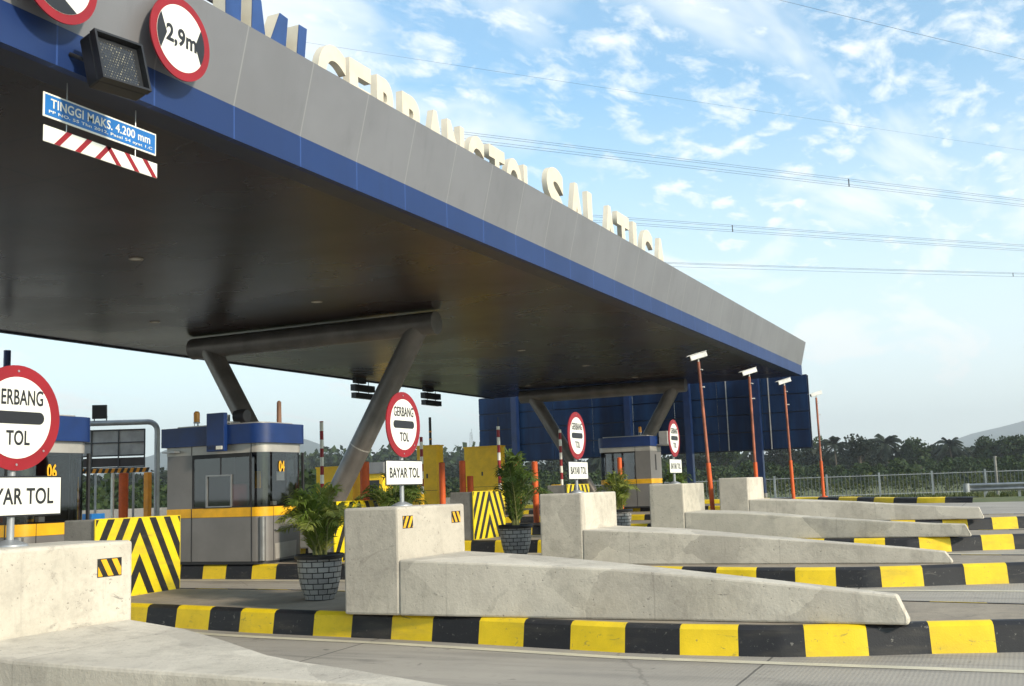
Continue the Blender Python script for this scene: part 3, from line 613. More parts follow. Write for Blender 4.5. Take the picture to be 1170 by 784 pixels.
hg = thing('height_sign', 'blue hanging board reading TINGGI MAKS. 4.200 mm under the canopy edge', 'sign', (7.5, 7.75, 5.05))
y = 7.75
MB().box(6.82, 8.23, y, y+0.012, 5.075, 5.305).build('board', 'sign_white', hg, bevel=0.004)
MB().box(6.838, 8.212, y-0.003, y+0.001, 5.093, 5.287).build('blue_face', 'sign_blue', hg)
text_part('TINGGI MAKS. 4.200 mm', hg, 'lettering', 'sign_white', (6.90, y-0.003, 5.172), 1.24, 0.088, 0.003, off=0.014)
text_part('PP NO. 55 Thn 2012, Pasal 54 ayat 1.C', hg, 'lettering', 'sign_white', (6.88, y-0.003, 5.112), 1.29, 0.036, 0.003, off=0.006)
hb = thing('height_bar', 'white hanging bar with dark red slanted stripes below the blue board', 'sign', (7.5, 7.75, 4.85))
MB().box(6.83, 8.25, y, y+0.012, 4.845, 5.000).build('bar', 'sign_white', hb, bevel=0.006)
b = MB()
for k, xx in enumerate((6.95, 7.19, 7.43, 7.56, 7.80, 8.04)):
    d = 0.14 if k < 3 else -0.14
    xa = xx if k < 3 else xx+0.14
    q = clip_poly([(xa, 4.846), (xa+0.065, 4.846), (xa+0.065+d, 4.999), (xa+d, 4.999)], 6.835, 8.245, 4.846, 4.999); b.prism(q, y-0.003, y+0.001)
b.build('stripes', 'sign_red', hb)
for dx in (7.10, 7.96):
    b = MB(); b.tube([(dx, y+0.016, 4.86), (dx, y+0.016, 5.475)], 0.006, 6); b.build('hanger_wire', 'galvanised', hg)

# ------------------------------------------------------------------ booths
def booth(x0, y0, num, label, rear=False):
    """near long side at x0; flat/curved front at y0-0.25; z from island top"""
    zb = zg(x0)+0.243; w = 1.19; L = 1.86
    x1 = x0+w; yb = y0+L
    t = thing('toll_booth', label, 'toll booth', (x0+w/2, y0+L/2, zb), 'grey toll booths with blue tops')
    r = 0.25
    def outline(g=0.0, full=True):
        cy = y0; P = []
        if not rear:
            for k in range(9): a = math.pi+math.pi/2*k/8; P.append((x0+r+(r+g)*math.cos(a), cy+(r+g)*math.sin(a)))
            for k in range(9): a = 1.5*math.pi+math.pi/2*k/8; P.append((x1-r+(r+g)*math.cos(a), cy+(r+g)*math.sin(a)))
            P += [(x1+g, yb+g), (x0-g, yb+g)]
        else:
            P = [(x0-g, y0-g), (x1+g, y0-g)]
            for k in range(9): a = math.pi/2*k/8; P.append((x1-r+(r+g)*math.cos(a), yb-r+(r+g)*math.sin(a)))
            for k in range(9): a = math.pi/2+math.pi/2*k/8; P.append((x0+r+(r+g)*math.cos(a), yb-r+(r+g)*math.sin(a)))
        return P
    z1, z2, z3, z4, z5 = zb+0.80, zb+0.955, zb+1.885, zb+2.04, zb+2.375
    MB().plan(outline(-0.008), zb, zb+0.05).build('plinth', 'dark_joint', t, smooth=False)
    o = MB().plan(outline(), zb+0.05, z1-0.003).build('lower_cladding', 'cladding_grey', t, smooth=True)
    MB().plan(outline(0.004), z1, z2).build('yellow_stripe', 'booth_yellow', t, smooth=True)
    MB().plan(outline(0.006), z3, z4-0.003).build('upper_band', 'band_grey', t, smooth=True)
    rf = MB().plan(outline(0.075 if not rear else 0.03), z4, z5).build('roof_band', 'booth_blue', t, smooth=True)
    MB().plan(outline(-0.12), z5-0.001, z5+0.035).build('roof_top', 'band_grey', rf)
    # panel joints
    b = MB()
    jy = (y0+0.0, y0+1.30) if not rear else (y0+0.52,)
    for yy in jy:
        b.box(x0-0.0055, x0-0.0005, yy-0.006, yy+0.006, zb+0.05, z1-0.004); b.box(x0-0.0085, x0-0.004, yy-0.006, yy+0.006, z1, z2)
        b.box(x0-0.0105, x0-0.006, yy-0.006, yy+0.006, z3, z4-0.003)
    b.build('panel_joint', 'dark_joint', t)
    # upper room: solid panel part, glazed part
    if not rear:
        g0, g1 = y0, y0+1.30
        MB().plan([(x0, g1), (x1, g1), (x1, yb), (x0, yb)], z2, z3).build('rear_wall', 'cladding_grey', t)
        ring = outline(-0.01)[:18]
        MB().box(x1-0.03, x1-0.012, g0+0.15, g1, z2, z3).build('dark_backing', 'interior', t)  # opaque dark sheet added so the windows look dark inside
        win = MB(); pts = [(x0+0.01, g1)]+ring+[(x1-0.01, g0+0.15)]
        for i in range(len(pts)-1):
            a, c_ = pts[i], pts[i+1]; win.add([(a[0], a[1], z2), (c_[0], c_[1], z2), (c_[0], c_[1], z3), (a[0], a[1], z3)], [(0, 1, 2, 3)])
        win.build('window', 'glass', t, fix=False)
        b = MB()
        for (xx, yy) in ((x0+0.002, g0+0.03), (x0+0.002, g1-0.02), (x1-0.04, y0-0.21), (x1-0.03, g0+0.4)): b.box(xx, xx+0.035, yy-0.02, yy+0.02, z2, z3)
        b.box(x0-0.001, x0+0.03, g0+0.03, g1-0.02, z3-0.07, z3); b.box(x0-0.001, x0+0.03, g0+0.03, g1-0.02, z2, z2+0.03); b.box(x0+0.002, x0+0.02, g0+0.66, g0+0.68, z2+0.56, z3)
        b.build('window_frame', 'dark_joint', t)
        a0, a1, c0, c1 = y0+0.42, y0+0.98, z2+0.015, z2+0.57
        b = MB(); b.box(x0-0.02, x0+0.01, a0, a0+0.022, c0, c1); b.box(x0-0.02, x0+0.01, a1-0.03, a1, c0, c1); b.box(x0-0.02, x0+0.01, a0+0.022, a1-0.03, c1-0.025, c1); b.box(x0-0.02, x0+0.01, a0+0.022, a1-0.03, c0, c0+0.02)
        b.build('sliding_window', 'frame_alu', t)
        MB().box(x0+0.006, x0+0.01, a0+0.022, a1-0.03, c0+0.02, c1-0.025).build('pane', 'glass', t)
        b = MB(); b.box(x0+0.15, x1-0.12, g0-0.05, g0+0.35, z2-0.04, z2+0.02); b.box(x0+0.2, x0+0.55, g0+0.12, g0+0.18, z2+0.06, z2+0.32); b.box(x0+0.33, x0+0.42, g0+0.13, g0+0.2, z2, z2+0.07)
        b.build('desk', 'interior', t)
        MB().box(x0+0.55, x0+0.98, y0+0.85, y0+0.95, z2-0.1, z2+0.42).build('chair_back', 'interior_red', t, bevel=0.03)
        MB().box(x0+0.44, x0+0.66, y0-0.19, y0-0.185, z2+0.44, z2+0.60).build('notice_paper', 'paper', t)
        MB().box(x0+0.40, x0+0.50, y0-0.14, y0-0.08, z2+0.02, z2+0.09).build('paper_cup', 'paper', t)
        MB().box(x0+0.85, x0+0.89, y0+0.5, y0+0.6, z2, z3-0.3).build('curtain', 'booth_yellow', t)
        if num: text_part(num, t, 'number', 'booth_yellow', (x0+0.42, y0-0.252, z2+0.59), 0.16, 0.19, 0.003, off=0.03)
        # door on the front with a white notice
        b = MB(); b.box(x0+r+0.01, x0+r+0.018, y0-0.256, y0-0.2505, zb+0.05, z2); b.build('door_joint', 'dark_joint', t)
        b = MB(); b.tube([(x0+r+0.03, y0-0.285, zb+0.56), (x0+r+0.13, y0-0.285, zb+0.56)], 0.010, 8); b.tube([(x0+r+0.04, y0-0.285, zb+0.56), (x0+r+0.04, y0-0.25, zb+0.56)], 0.008, 8); b.build('door_handle', 'frame_alu', t)
        b = MB(); b.prism([(x0+0.30, zb+0.07), (x0+0.88, zb+0.10), (x0+0.90, zb+0.36), (x0+0.29, zb+0.33)], y0-0.262, y0-0.256); b.build('kick_plate', 'band_grey', t)
        # bright tube added to stand for the highlight on the rounded corner
        b = MB(); b.tube([(x0+0.062, y0-0.182, zb+0.06), (x0+0.062, y0-0.182, z1-0.01)], 0.055, 20); b.build('corner_highlight', 'frame_alu', t, smooth=True)
        b = MB(); b.box(x0-0.16, x0+0.02, yb-0.30, yb-0.02, z4-0.10, z4-0.07); b.build('side_bracket', 'galvanised', t)
    else:
        MB().plan([(x0, y0), (x1, y0), (x1, y0+0.52), (x0, y0+0.52)], z2, z3).build('rear_wall', 'cladding_grey', t)
        b = MB(); b.box(x0+0.006, x0+0.012, y0+0.52, yb-r, z2, z3); b.box(x1-0.012, x1-0.006, y0+0.52, yb-r, z2, z3); b.box(x0+r, x1-r, yb-0.02, yb-0.014, z2, z3); b.build('window', 'glass', t)
        b = MB(); b.box(x0-0.001, x0+0.03, y0+0.52, y0+0.56, z2, z3); b.box(x0-0.001, x0+0.03, yb-r-0.03, yb-r, z2, z3); b.box(x0-0.001, x0+0.03, y0+0.56, yb-r-0.03, z3-0.05, z3); b.build('window_frame', 'dark_joint', t)
        MB().box(x0+0.25, x1-0.12, y0+0.6, y0+1.5, z2-0.04, z2+0.02).build('desk', 'interior', t)
        MB().box(x0+0.45, x0+0.9, y0+0.8, y0+0.9, z2, z2+0.55).build('chair_back', 'interior_red', t, bevel=0.03)
        MB().box(x0+0.50, x0+0.62, y0-0.006, y0+0.01, z2+0.28, z3-0.12).build('slot_window', 'dark_joint', t)
    MB().plan([(x0+0.03, y0+0.1), (x1-0.03, y0+0.1), (x1-0.03, yb-0.03), (x0+0.03, yb-0.03)], z2+0.001, z2+0.008).build('floor_board', 'interior', t)
    return t, zb, z5
t4, zb4, zr4 = booth(15.12, 12.05, '04', 'grey toll booth numbered 04 with blue top and yellow stripe')
t6, zb6, zr6 = booth(10.16, 12.05, '06', 'toll booth numbered 06, mostly hidden behind the nearest round sign')
tr, zbr, zrr = booth(35.20, 11.52, '', 'far toll booth in front of the navy wall, seen from its rear', rear=True)
# things on the roofs
sb = MB().box(14.945, 15.04, 12.50, 12.88, 2.44, 3.10).build('sign_box', 'booth_blue', t4, bevel=0.006)
text_part('SATU', sb, 'lettering', 'sign_black', (14.943, 12.86, 2.475), 0.20, 0.07, 0.002, xd=(0, -1, 0), off=0.01)
MB().box(14.93, 14.944, 12.53, 12.66, 2.47, 2.53).build('plate', 'sign_white', sb)
MB().box(15.04, 15.35, 12.60, 12.64, 2.935, 2.965).build('arm', 'galvanised', sb)
def roof_vent_unit(x, y, z, label):  # black vent drum with bracket and motor for a booth roof
    t = thing('roof_vent', label, 'floodlight', (x, y, z)); 
    b = MB(); b.tube([(x, y+0.05, z+0.13), (x+0.02, y-0.02, z+0.13), (x+0.03, y-0.12, z+0.13), (x+0.03, y-0.20, z+0.13)], [0.10, 0.12, 0.13, 0.11], 20); b.build('drum', 'black_plastic', t, smooth=True)
    MB().box(x-0.05, x+0.05, y-0.1, y+0.1, z, z+0.04).build('bracket', 'galvanised', t)
    b = MB(); b.tube([(x-0.02, y+0.22, z), (x-0.02, y+0.22, z+0.17)], 0.07, 14); b.build('motor', 'ac_grey', t, smooth=True)
roof_vent_unit(15.35, 12.55, zr4+0.03, 'round black vent on the roof of booth 04')
def beacon(x, y, z, label):
    t = thing('beacon', label, 'warning light', (x, y, z))
    b = MB(); b.tube([(x, y, z+0.12), (x, y, z+0.29)], 0.055, 16); b.tube([(x, y, z+0.29), (x, y, z+0.32)], [0.055, 0.03], 16); b.build('dome', 'amber', t, smooth=True)
    b = MB()
    for a in range(3): b.tube([(x+0.04*math.cos(a*2.1), y+0.04*math.sin(a*2.1), z+0.0), (x+0.04*math.cos(a*2.1), y+0.04*math.sin(a*2.1), z+0.13)], 0.008, 6)
    b.tube([(x, y, z+0.105), (x, y, z+0.125)], 0.06, 14); b.build('stand', 'galvanised', t)
beacon(15.5, 13.58, zr4, 'amber beacon on thin legs on the roof of booth 04')
beacon(35.7, 12.0, zrr+0.03, 'pale beacon on the roof of the far booth')
st = thing('roof_post', 'short rusty rounded post rising from the roof of booth 04', 'post', (15.9, 11.98, zr4))
b = MB(); b.tube([(15.85, 12.02, zr4), (15.85, 12.02, zr4+0.40), (15.85, 12.02, zr4+0.43)], [0.045, 0.04, 0.02], 14); b.build('post_tube', 'rust', st, smooth=True)
ac = thing('air_conditioner', 'grey air conditioner unit at the roof corner of the far booth', 'air conditioner', (36.3, 11.3, 2.95))
MB().box(35.95, 36.55, 11.13, 11.43, 2.98, 3.42).build('casing', 'ac_grey', ac, bevel=0.01)
b = MB(); disc(b, (36.22, 3.20), 0.17, 11.122, 11.134, 0, 28); b.build('fan_grille', 'dark_joint', ac)
MB().box(35.85, 36.75, 11.08, 11.50, 2.945, 2.975).build('shelf', 'galvanised', ac)
for x, y in ((35.5, 12.9), (35.5, 12.5), (35.5, 12.2)): pass

# ------------------------------------------------------------------ striped crash cushions in front of the booths
def chevron(x0, y, key, label):
    x1 = x0+1.5; zb = zg(x0)+0.243; z1 = zb+1.0
    t = thing('striped_bulkhead', label, 'barrier', (x0+0.75, y, zb), 'chevron-striped bulkheads in front of the booths')
    MB().box(x0+0.02, x1-0.02, y+0.02, y+0.55, zb, z1-0.01).build('concrete_core', 'wall_concrete', t, bevel=0.015)
    MB().box(x0, x1, y, y+0.018, zb+0.01, z1).build('chevron_plate', 'sheet_yellow', t)
    b = MB(); cx = (x0+x1)/2; s = 1.9; p = 0.50; w = 0.225
    for k in range(-1, 8):
        # arms run downwards from the middle; stripe offset along z
        za = z1+0.03+(2-k)*p
        for sg in (1, -1):
            q = [(cx, za), (cx+sg*0.75, za-0.75*s), (cx+sg*0.75, za-0.75*s-w), (cx, za-w)]
            q = clip_poly(q, x0+0.012, x1-0.012, zb+0.02, z1-0.012)
            if len(q) >= 3: b.prism(q, y-0.003, y+0.001)
    b.build('black_chevrons', 'sheet_black', t)
chevron(10.17, 10.5, 'B', 'black and yellow chevron bulkhead right beside the nearest concrete block')
chevron(15.30, 10.5, 'C', 'chevron bulkhead hidden behind the stickered block and its potted palm')
chevron(20.30, 10.5, 'D', 'black and yellow chevron bulkhead behind the second potted palm')
chevron(25.40, 10.5, 'E', 'small far chevron bulkhead behind the third round toll sign')

# ------------------------------------------------------------------ potted palms
def pot_profile(): return [(0.0, 0.0), (0.165, 0.0), (0.17, 0.03), (0.205, 0.10), (0.235, 0.22), (0.252, 0.36), (0.258, 0.46)]
def palm(x, y, label, h=0.85, n=13, seed=0, spread=0.55, scale=1.0, dark=False, zb=None, bias=None):
    rnd = random.Random(seed); zb = zg(x)+0.243 if zb is None else zb
    t = thing('potted_palm', label, 'potted plant', (x, y, zb), 'palms in brick-pattern pots')
    b = MB(); prof = pot_profile(); nn = 32; b.lathe(prof, (x, y, zb), nn)
    po = b.build('pot', 'pot_brick', t, smooth=True)
    me = po.data; uvl = me.uv_layers.new(name='UVMap')
    for p in me.polygons:
        for li in p.loop_indices:
            vi = me.loops[li].vertex_index; k = vi % nn; u = k/nn
            ks = [me.loops[l].vertex_index % nn for l in p.loop_indices]
            if max(ks)-min(ks) > nn/2 and k < nn/2: u += 1
            uvl.data[li].uv = (u*1.5, me.vertices[vi].co.z)
    b = MB(); b.lathe([(0.250, 0.455), (0.285, 0.465), (0.290, 0.50), (0.275, 0.515), (0.245, 0.50), (0.235, 0.44)], (x, y, zb), nn); b.build('rim', 'black_plastic', po, smooth=True)
    b = MB(); b.lathe([(0.240, 0.47), (0.12, 0.485), (0.0001, 0.48)], (x, y, zb), 20); b.build('soil', 'soil', po, smooth=True)
    fol = MB(); stm = MB()
    for i in range(n):
        az = 2*math.pi*i/n*2.4+rnd.uniform(-0.3, 0.3); 
        lean = rnd.uniform(0.12, 1.0); L = h*rnd.uniform(0.8, 1.1)*(1.2-0.62*lean); out = spread*lean*rnd.uniform(0.8, 1.2)
        bx, by = x+0.09*math.cos(az+1)*rnd.random(), y+0.09*math.sin(az+1)*rnd.random(); P = []
        m = 9
        if bias and rnd.random() < 0.4: az = bias+rnd.uniform(-0.5, 0.5)
        for k in range(m):
            s = k/(m-1); rr = out*(s**1.2); zz = 0.48+L*(math.sin(min(1.0, s*1.05)*math.pi*0.5*(1+0.42*lean)))*(0.95)
            P.append(Vector((bx+rr*math.cos(az), by+rr*math.sin(az), zb+zz)))
        stm.tube(P, [0.010*(1-0.8*k/(m-1))+0.001 for k in range(m)], 5, caps=False)
        tot = 24
        for j in range(tot):
            s = 0.06+0.94*j/(tot-1); f = s*(m-1); i0 = min(int(f), m-2); p = P[i0].lerp(P[i0+1], f-i0); tg = (P[i0+1]-P[i0]).normalized()
            side = tg.cross(Vector((0, 0, 1))); side = side.normalized() if side.length > 0.05 else Vector((1, 0, 0))
            ll = 0.30*scale*math.sin(math.pi*min(1, 0.22+0.70*(s-0.06)/0.94))*rnd.uniform(0.8, 1.15); wd = 0.0125*scale
            for sg in (1, -1):
                d = (side*sg*0.75+tg*0.75+Vector((0, 0, rnd.uniform(0.0, 0.35)))).normalized(); e = p+d*ll*0.6+Vector((0, 0, 0.0)); e2 = p+d*ll+Vector((0, 0, -ll*rnd.uniform(0.18, 0.42)))
                wv = tg.cross(d).normalized().cross(d)*wd
                fol.add([p-wv*0.4, p+wv*0.4, e+wv, e2, e-wv], [(0, 1, 2, 4), (4, 2, 3)])
        for sgn in (0,):
            e = P[-1]; 
    stm.build('stems', 'frond_stem', t, smooth=True, fix=False); fol.build('fronds', 'palm_leaf_dark' if dark else 'palm_leaf', t, fix=False)
palm(10.71, 7.56, 'potted palm in a grey brick-pattern pot beside the stickered concrete block', 0.76, 36, 3, 0.66, 0.85)
palm(16.25, 7.65, 'tall potted palm left of the second concrete block barrier', 1.08, 19, 11, 0.66, 1.0, True)
palm(16.45, 10.0, 'palm whose fronds show just above the stickered concrete block', 0.80, 22, 5, 0.85, 1.1, True)
palm(21.45, 7.75, 'small bushy potted palm between the second and third block barriers', 0.72, 20, 9, 0.42, 0.9)
palm(24.9, 7.55, 'potted palm with only a few leaf tips above the grey block barrier', 0.95, 16, 21, 0.32, 0.8, True)

# ------------------------------------------------------------------ camera poles
def cctv(x, y, ztop, lean, label):
    zb = zg(x)+0.243
    t = thing('camera_pole', label, 'camera pole', (x, y, zb), 'orange-red camera poles on the far islands')
    p0 = Vector((x, y, zb)); p1 = Vector((x+lean*0.35, y+lean, ztop-0.12)); pm = p0.lerp(p1, 0.36)
    b = MB(); b.tube([p0, pm], 0.056, 16); b.build('lower_pole', 'orange_red', t, smooth=True)
    b = MB(); b.tube([pm, p1], 0.037, 16); b.build('upper_pole', 'pole_red', t, smooth=True)
    b = MB(); b.tube([p0, p0+Vector((0, 0, 0.03))], 0.14, 16); b.build('base_plate', 'orange_red', t, smooth=True)
    c = p1+Vector((-0.06, -0.02, 0.13)); rot = Matrix.Rotation(R(-22), 3, 'Z') @ Matrix.Rotation(R(90), 3, 'Z') @ Matrix.Rotation(R(14), 3, 'Y')
    rot = Matrix.Rotation(R(90-65), 3, 'Z') @ Matrix.Rotation(R(0), 3, 'Z')
    d = Vector((-0.43, 0.86, -0.26)).normalized(); zax = (Vector((0, 0, 1))-d*d.z).normalized(); xax = d.cross(zax); rot = Matrix((d, -xax, zax)).transposed()
    b = MB(); b.obox(c, (0.42, 0.13, 0.12), rot); b.build('camera_body', 'camera_white', t, bevel=0.012)
    b = MB(); b.obox(c+rot @ Vector((0.03, 0, 0.072)), (0.50, 0.155, 0.012), rot); b.build('sun_shield', 'camera_white', t)
    b = MB(); b.tube([c+rot @ Vector((0.21, 0, 0)), c+rot @ Vector((0.222, 0, 0))], 0.045, 14); b.build('lens', 'black_plastic', t)
    b = MB(); b.tube([p1, c+Vector((0, 0, -0.04))], 0.02, 8); b.tube([p1+Vector((0, 0, -0.18)), p1+Vector((-0.02, -0.1, -0.2))], 0.015, 6); b.tube([p1+Vector((0, 0, -0.62)), p1+Vector((0, -0.12, -0.62))], 0.018, 6); b.build('mount', 'camera_white', t)
cctv(25.9, 6.98, 4.66, 0.17, 'nearest and tallest-looking camera pole, in front of the canopy end')
cctv(30.7, 7.00, 4.66, 0.02, 'camera pole rising just behind the farthest concrete block barrier')
cctv(35.85, 7.02, 4.78, 0.06, 'camera pole in front of the right half of the navy wall')
cctv(40.8, 6.92, 4.68, 0.02, 'camera pole standing clear of the canopy against the sky')

# ------------------------------------------------------------------ navy panel wall behind the canopy end
nw = thing('panel_wall', 'large dark navy panelled board standing on posts beyond the canopy end', 'billboard', (44, 15, 0.8))
b = MB(); rows = 4; colsn = 8; ya, yb, za, zb_ = 7.80, 22.35, 2.87, 5.72
for i in range(colsn):
    for j in range(rows):
        y0_ = ya+(yb-ya)*i/colsn; y1_ = ya+(yb-ya)*(i+1)/colsn; z0_ = za+(zb_-za)*j/rows; z1_ = za+(zb_-za)*(j+1)/rows
        b.box(44.0, 44.06, y0_+0.012, y1_-0.012, z0_+0.02, z1_-0.02)
b.build('panels', 'navy_panel', nw)
b = MB()
for j in range(rows+1): z_ = za+(zb_-za)*j/rows; b.box(44.062, 44.13, ya, yb, z_-0.03, z_+0.03)
for i in range(colsn+1): y_ = ya+(yb-ya)*i/colsn; b.box(44.131, 44.19, y_-0.03, y_+0.03, za, zb_)
b.build('frame', 'navy_dark', nw)
b = MB()
for y_, w_ in ((11.05, 0.02), (9.33, 0.02)): b.box(43.985, 43.998, y_-w_, y_+w_, za, zb_)
b.build('seam_light', 'screen_panel', nw)  # pale strips painted for light showing through the panel seams
for y_ in (9.78, 12.62, 15.2, 20.45):
    MB().box(43.62, 43.92, y_-0.13, y_+0.13, 1.15, 5.95).build('post', 'navy', nw)
    MB().box(43.60, 43.94, y_-0.16, y_+0.16, 0.5, 1.15).build('footing', 'wall_concrete', nw)

# ------------------------------------------------------------------ barrier arms, machines and bollards in the lanes
def gate(x, y, zt, label):
    zb = zg(x)+0.2
    t = thing('barrier_gate', label, 'barrier gate', (x, y, zb), 'raised red and white lane gates')
    MB().box(x-0.15, x+0.15, y-0.15, y+0.15, zb, zb+0.95).build('cabinet', 'machine_yellow', t, bevel=0.02)
    b = MB(); z = zb+0.9; k = 0
    while z < zt: b.tube([(x, y-0.17, z), (x, y-0.17, min(z+0.21, zt))], 0.045, 12, mi=k % 2); z += 0.21; k += 1
    b.build('arm', ['sign_white', 'sign_red'], t, smooth=True)
gate(22.0, 15.60, 3.41, 'raised red and white gate arm just right of booth 04')
gate(27.3, 15.90, 3.20, 'raised gate arm partly hidden behind the sign beside the slanting column')
gate(27.2, 13.40, 3.36, 'raised gate arm above the right side of the second chevron bulkhead')
gate(32.3, 13.70, 3.46, 'raised gate arm left of the round sign before the navy wall')
def machine(x, y, w, d, zt, label):
    zb = zg(x)+0.2
    t = thing('ticket_machine', label, 'toll machine', (x, y, zb), 'tall yellow toll machines')
    MB().box(x-w/2, x+w/2, y-d/2, y+d/2, zb, zt-0.04).build('cabinet', 'machine_yellow', t, bevel=0.01)
    MB().box(x-w/2-0.02, x+w/2+0.02, y-d/2-0.02, y+d/2+0.02, zt-0.04, zt).build('cap', 'machine_yellow', t)
    MB().box(x-w/2-0.004, x-w/2+0.01, y-0.03, y+0.03, zb+(zt-zb)*0.55, zb+(zt-zb)*0.61).build('lock', 'black_plastic', t)
    b = MB(); b.box(x-w/2-0.003, x-w/2+0.005, y-d/2, y+d/2, zb+(zt-zb)*0.38, zb+(zt-zb)*0.385); b.build('panel_joint', 'dark_joint', t)
machine(31.8, 18.0, 0.45, 0.75, 3.17, 'tall yellow machine just right of the sign beside the slanting column')
machine(36.2, 18.2, 0.45, 1.45, 3.24, 'broad yellow machine left of the tall potted palm, below the navy wall')
machine(26.8, 18.2, 0.5, 1.25, 2.46, 'low yellow machine behind the foot of the slanting column')
def bollard(x, y, w, zt, label, low=None):
    zb = zg(x)+0.1
    t = thing('steel_bollard', label, 'bollard', (x, y, zb), 'orange-red steel guard posts')
    b = MB(); b.tube([(x, y, zb), (x, y, zt)], w/2, 16); b.build('post', 'orange_red', t, smooth=True)
    b = MB(); b.tube([(x, y, zt), (x, y, zt+0.02)], [w/2, w*0.3], 16); b.build('cap', 'orange_red', t, smooth=True)
    if low:
        b = MB(); b.tube([(x+0.1, y-0.22, zb), (x+0.1, y-0.22, low)], w/2, 14); b.build('low_post', 'orange_red', t, smooth=True)
bollard(26.6, 17.20, 0.27, 2.54, 'thick orange-red post right of the slanting column foot')
bollard(26.9, 14.86, 0.17, 2.42, 'thin orange-red post touching the tall yellow machine')
bollard(31.2, 16.49, 0.2, 2.58, 'orange-red double post between the two yellow machines', 2.1)
bollard(31.4, 14.64, 0.2, 2.49, 'orange-red post seen left of the tall palm fronds')
bollard(27.0, 12.08, 0.16, 2.33, 'orange-red post seen right of the tall palm fronds')
bollard(31.4, 11.25, 0.14, 2.45, 'dark red post left of the far booth')
sbx = thing('service_cabin', 'small grey-roofed yellow cabin in the gap left of the second round sign', 'cabin', (51, 32, 0.45))
MB().box(50.6, 51.6, 31.6, 32.7, 0.3, 2.75).build('cabin_walls', 'machine_yellow', sbx)
MB().box(50.45, 51.8, 31.45, 32.9, 2.75, 3.35).build('cabin_roof', 'cladding_grey', sbx)
MB().box(50.58, 50.6, 31.8, 32.5, 1.0, 2.4).build('window', 'dark_joint', sbx)
ls_ = thing('indicator_pole', 'thin dark pole standing on the tall yellow machine', 'pole', (32.0, 18.0, 3.17))
b = MB(); b.tube([(31.85, 18.0, 3.17), (31.85, 18.0, 4.1)], 0.045, 10); b.build('pole_tube', 'black_plastic', ls_, smooth=True)
b = MB()
for z in (3.35, 3.6): b.tube([(31.85, 18.0, z), (31.85, 18.0, z+0.05)], 0.052, 10)
b.build('amber_band', 'amber', ls_)
ls2 = thing('indicator_pole', 'thin dark rod on top of the gate arm before the navy wall', 'pole', (27.2, 13.23, 3.36))
b = MB(); b.tube([(27.2, 13.23, 3.36), (27.2, 13.23, 3.62)], 0.015, 8); b.build('pole_tube', 'black_plastic', ls2)
bp = thing('blue_pole', 'dark blue pole top showing above the nearest round sign', 'pole', (16.88, 20.7, 0.3))
b = MB(); b.tube([(16.88, 20.1, 0.3), (16.88, 20.1, 5.02)], 0.075, 14); b.build('pole_tube', 'booth_blue', bp, smooth=True)

# hanging louvred signals at the back edge of the canopy
for (xa, xb, zc, lab) in ((30.35, 31.55, 5.30, 'louvred black hanging signal, half hidden by the slanting column'), (34.95, 36.15, 5.33, 'louvred black hanging signal above the second round sign')):
    t = thing('hanging_signal', lab, 'signal', (xa+0.6, 20.0, 4.8), 'black louvred signals at the rear edge of the canopy')
    MB().box(xa+0.1, xa+0.7, 19.95, 20.10, zc+0.0, 5.474).build('hanger_box', 'black_plastic', t)
    MB().box(xa, xb, 19.93, 20.12, zc-0.26, zc-0.05).build('louvre', 'black_plastic', t)
    MB().box(xa+0.04, xb+0.04, 19.93, 20.12, zc-0.50, zc-0.32).build('louvre', 'black_plastic', t)
    b = MB()
    for x in (xa+0.3, xb-0.3): b.tube([(x, 20.0, zc-0.45), (x, 20.0, zc+0.1)], 0.015, 6)
    b.build('rod', 'black_plastic', t)

# ------------------------------------------------------------------ gantry right of booth 06
gt = thing('pipe_gantry', 'galvanised pipe gantry bent down at its right end, beside booth 06', 'gantry', (22.9, 22.6, 0.4))
pa = Vector((22.0, 23.5, 3.80)); pb = Vector((23.24, 21.75, 3.82))
dirg = (pb-pa).normalized(); P = [pa-dirg*4, pb-dirg*0.25]
for k in range(1, 6): a = R(18*k); P.append(pb-dirg*0.25+dirg*0.25*math.sin(a)+Vector((0, 0, -0.25*(1-math.cos(a)))))
P.append(Vector((pb.x, pb.y, 0.4)))
b = MB(); b.tube(P, 0.075, 16); b.build('pipe', 'galvanised', gt, smooth=True)
sc_ = thing('framed_board', 'back of a framed grey board in front of the pipe gantry', 'board', (22.9, 22.9, 2.7))
ua = Vector((22.3, 23.55, 0)); ub = Vector((23.10, 22.05, 0)); du = (ub-ua); dn = Vector((-du.y, du.x, 0)).normalized()
def quadbox(b, s0, s1, z0, z1, n0, n1): 
    P = [ua+du*s0+dn*n0, ua+du*s1+dn*n0, ua+du*s1+dn*n1, ua+du*s0+dn*n1]; b.hexa([(p.x, p.y, z0) for p in P]+[(p.x, p.y, z1) for p in P])
b = MB(); quadbox(b, -0.3, 1, 2.93, 3.62, 0, 0.03); b.build('panels', 'screen_panel', sc_)
b = MB()
for z0, z1 in ((3.60, 3.64), (3.26, 3.29), (2.90, 2.94), (2.58, 2.61)): quadbox(b, -0.3, 1.0, z0, z1, -0.03, -0.002)
for s in (-0.3, 0.14, 0.57, 0.985): quadbox(b, s, s+0.018, 2.58, 3.64, -0.034, -0.004)
b.build('frame', 'wire', sc_)
b = MB(); quadbox(b, -0.3, 1, 2.62, 2.86, 0, 0.03); b.build('lower_panels', 'interior', sc_)
b = MB(); quadbox(b, 0.2, 0.23, 0.4, 2.6, 0, 0.05); quadbox(b, 0.8, 0.83, 0.4, 2.6, 0, 0.05); b.build('legs', 'galvanised', sc_)
f2 = thing('floodlight', 'square black floodlight standing on the pipe gantry', 'floodlight', (22.4, 22.9, 3.9))
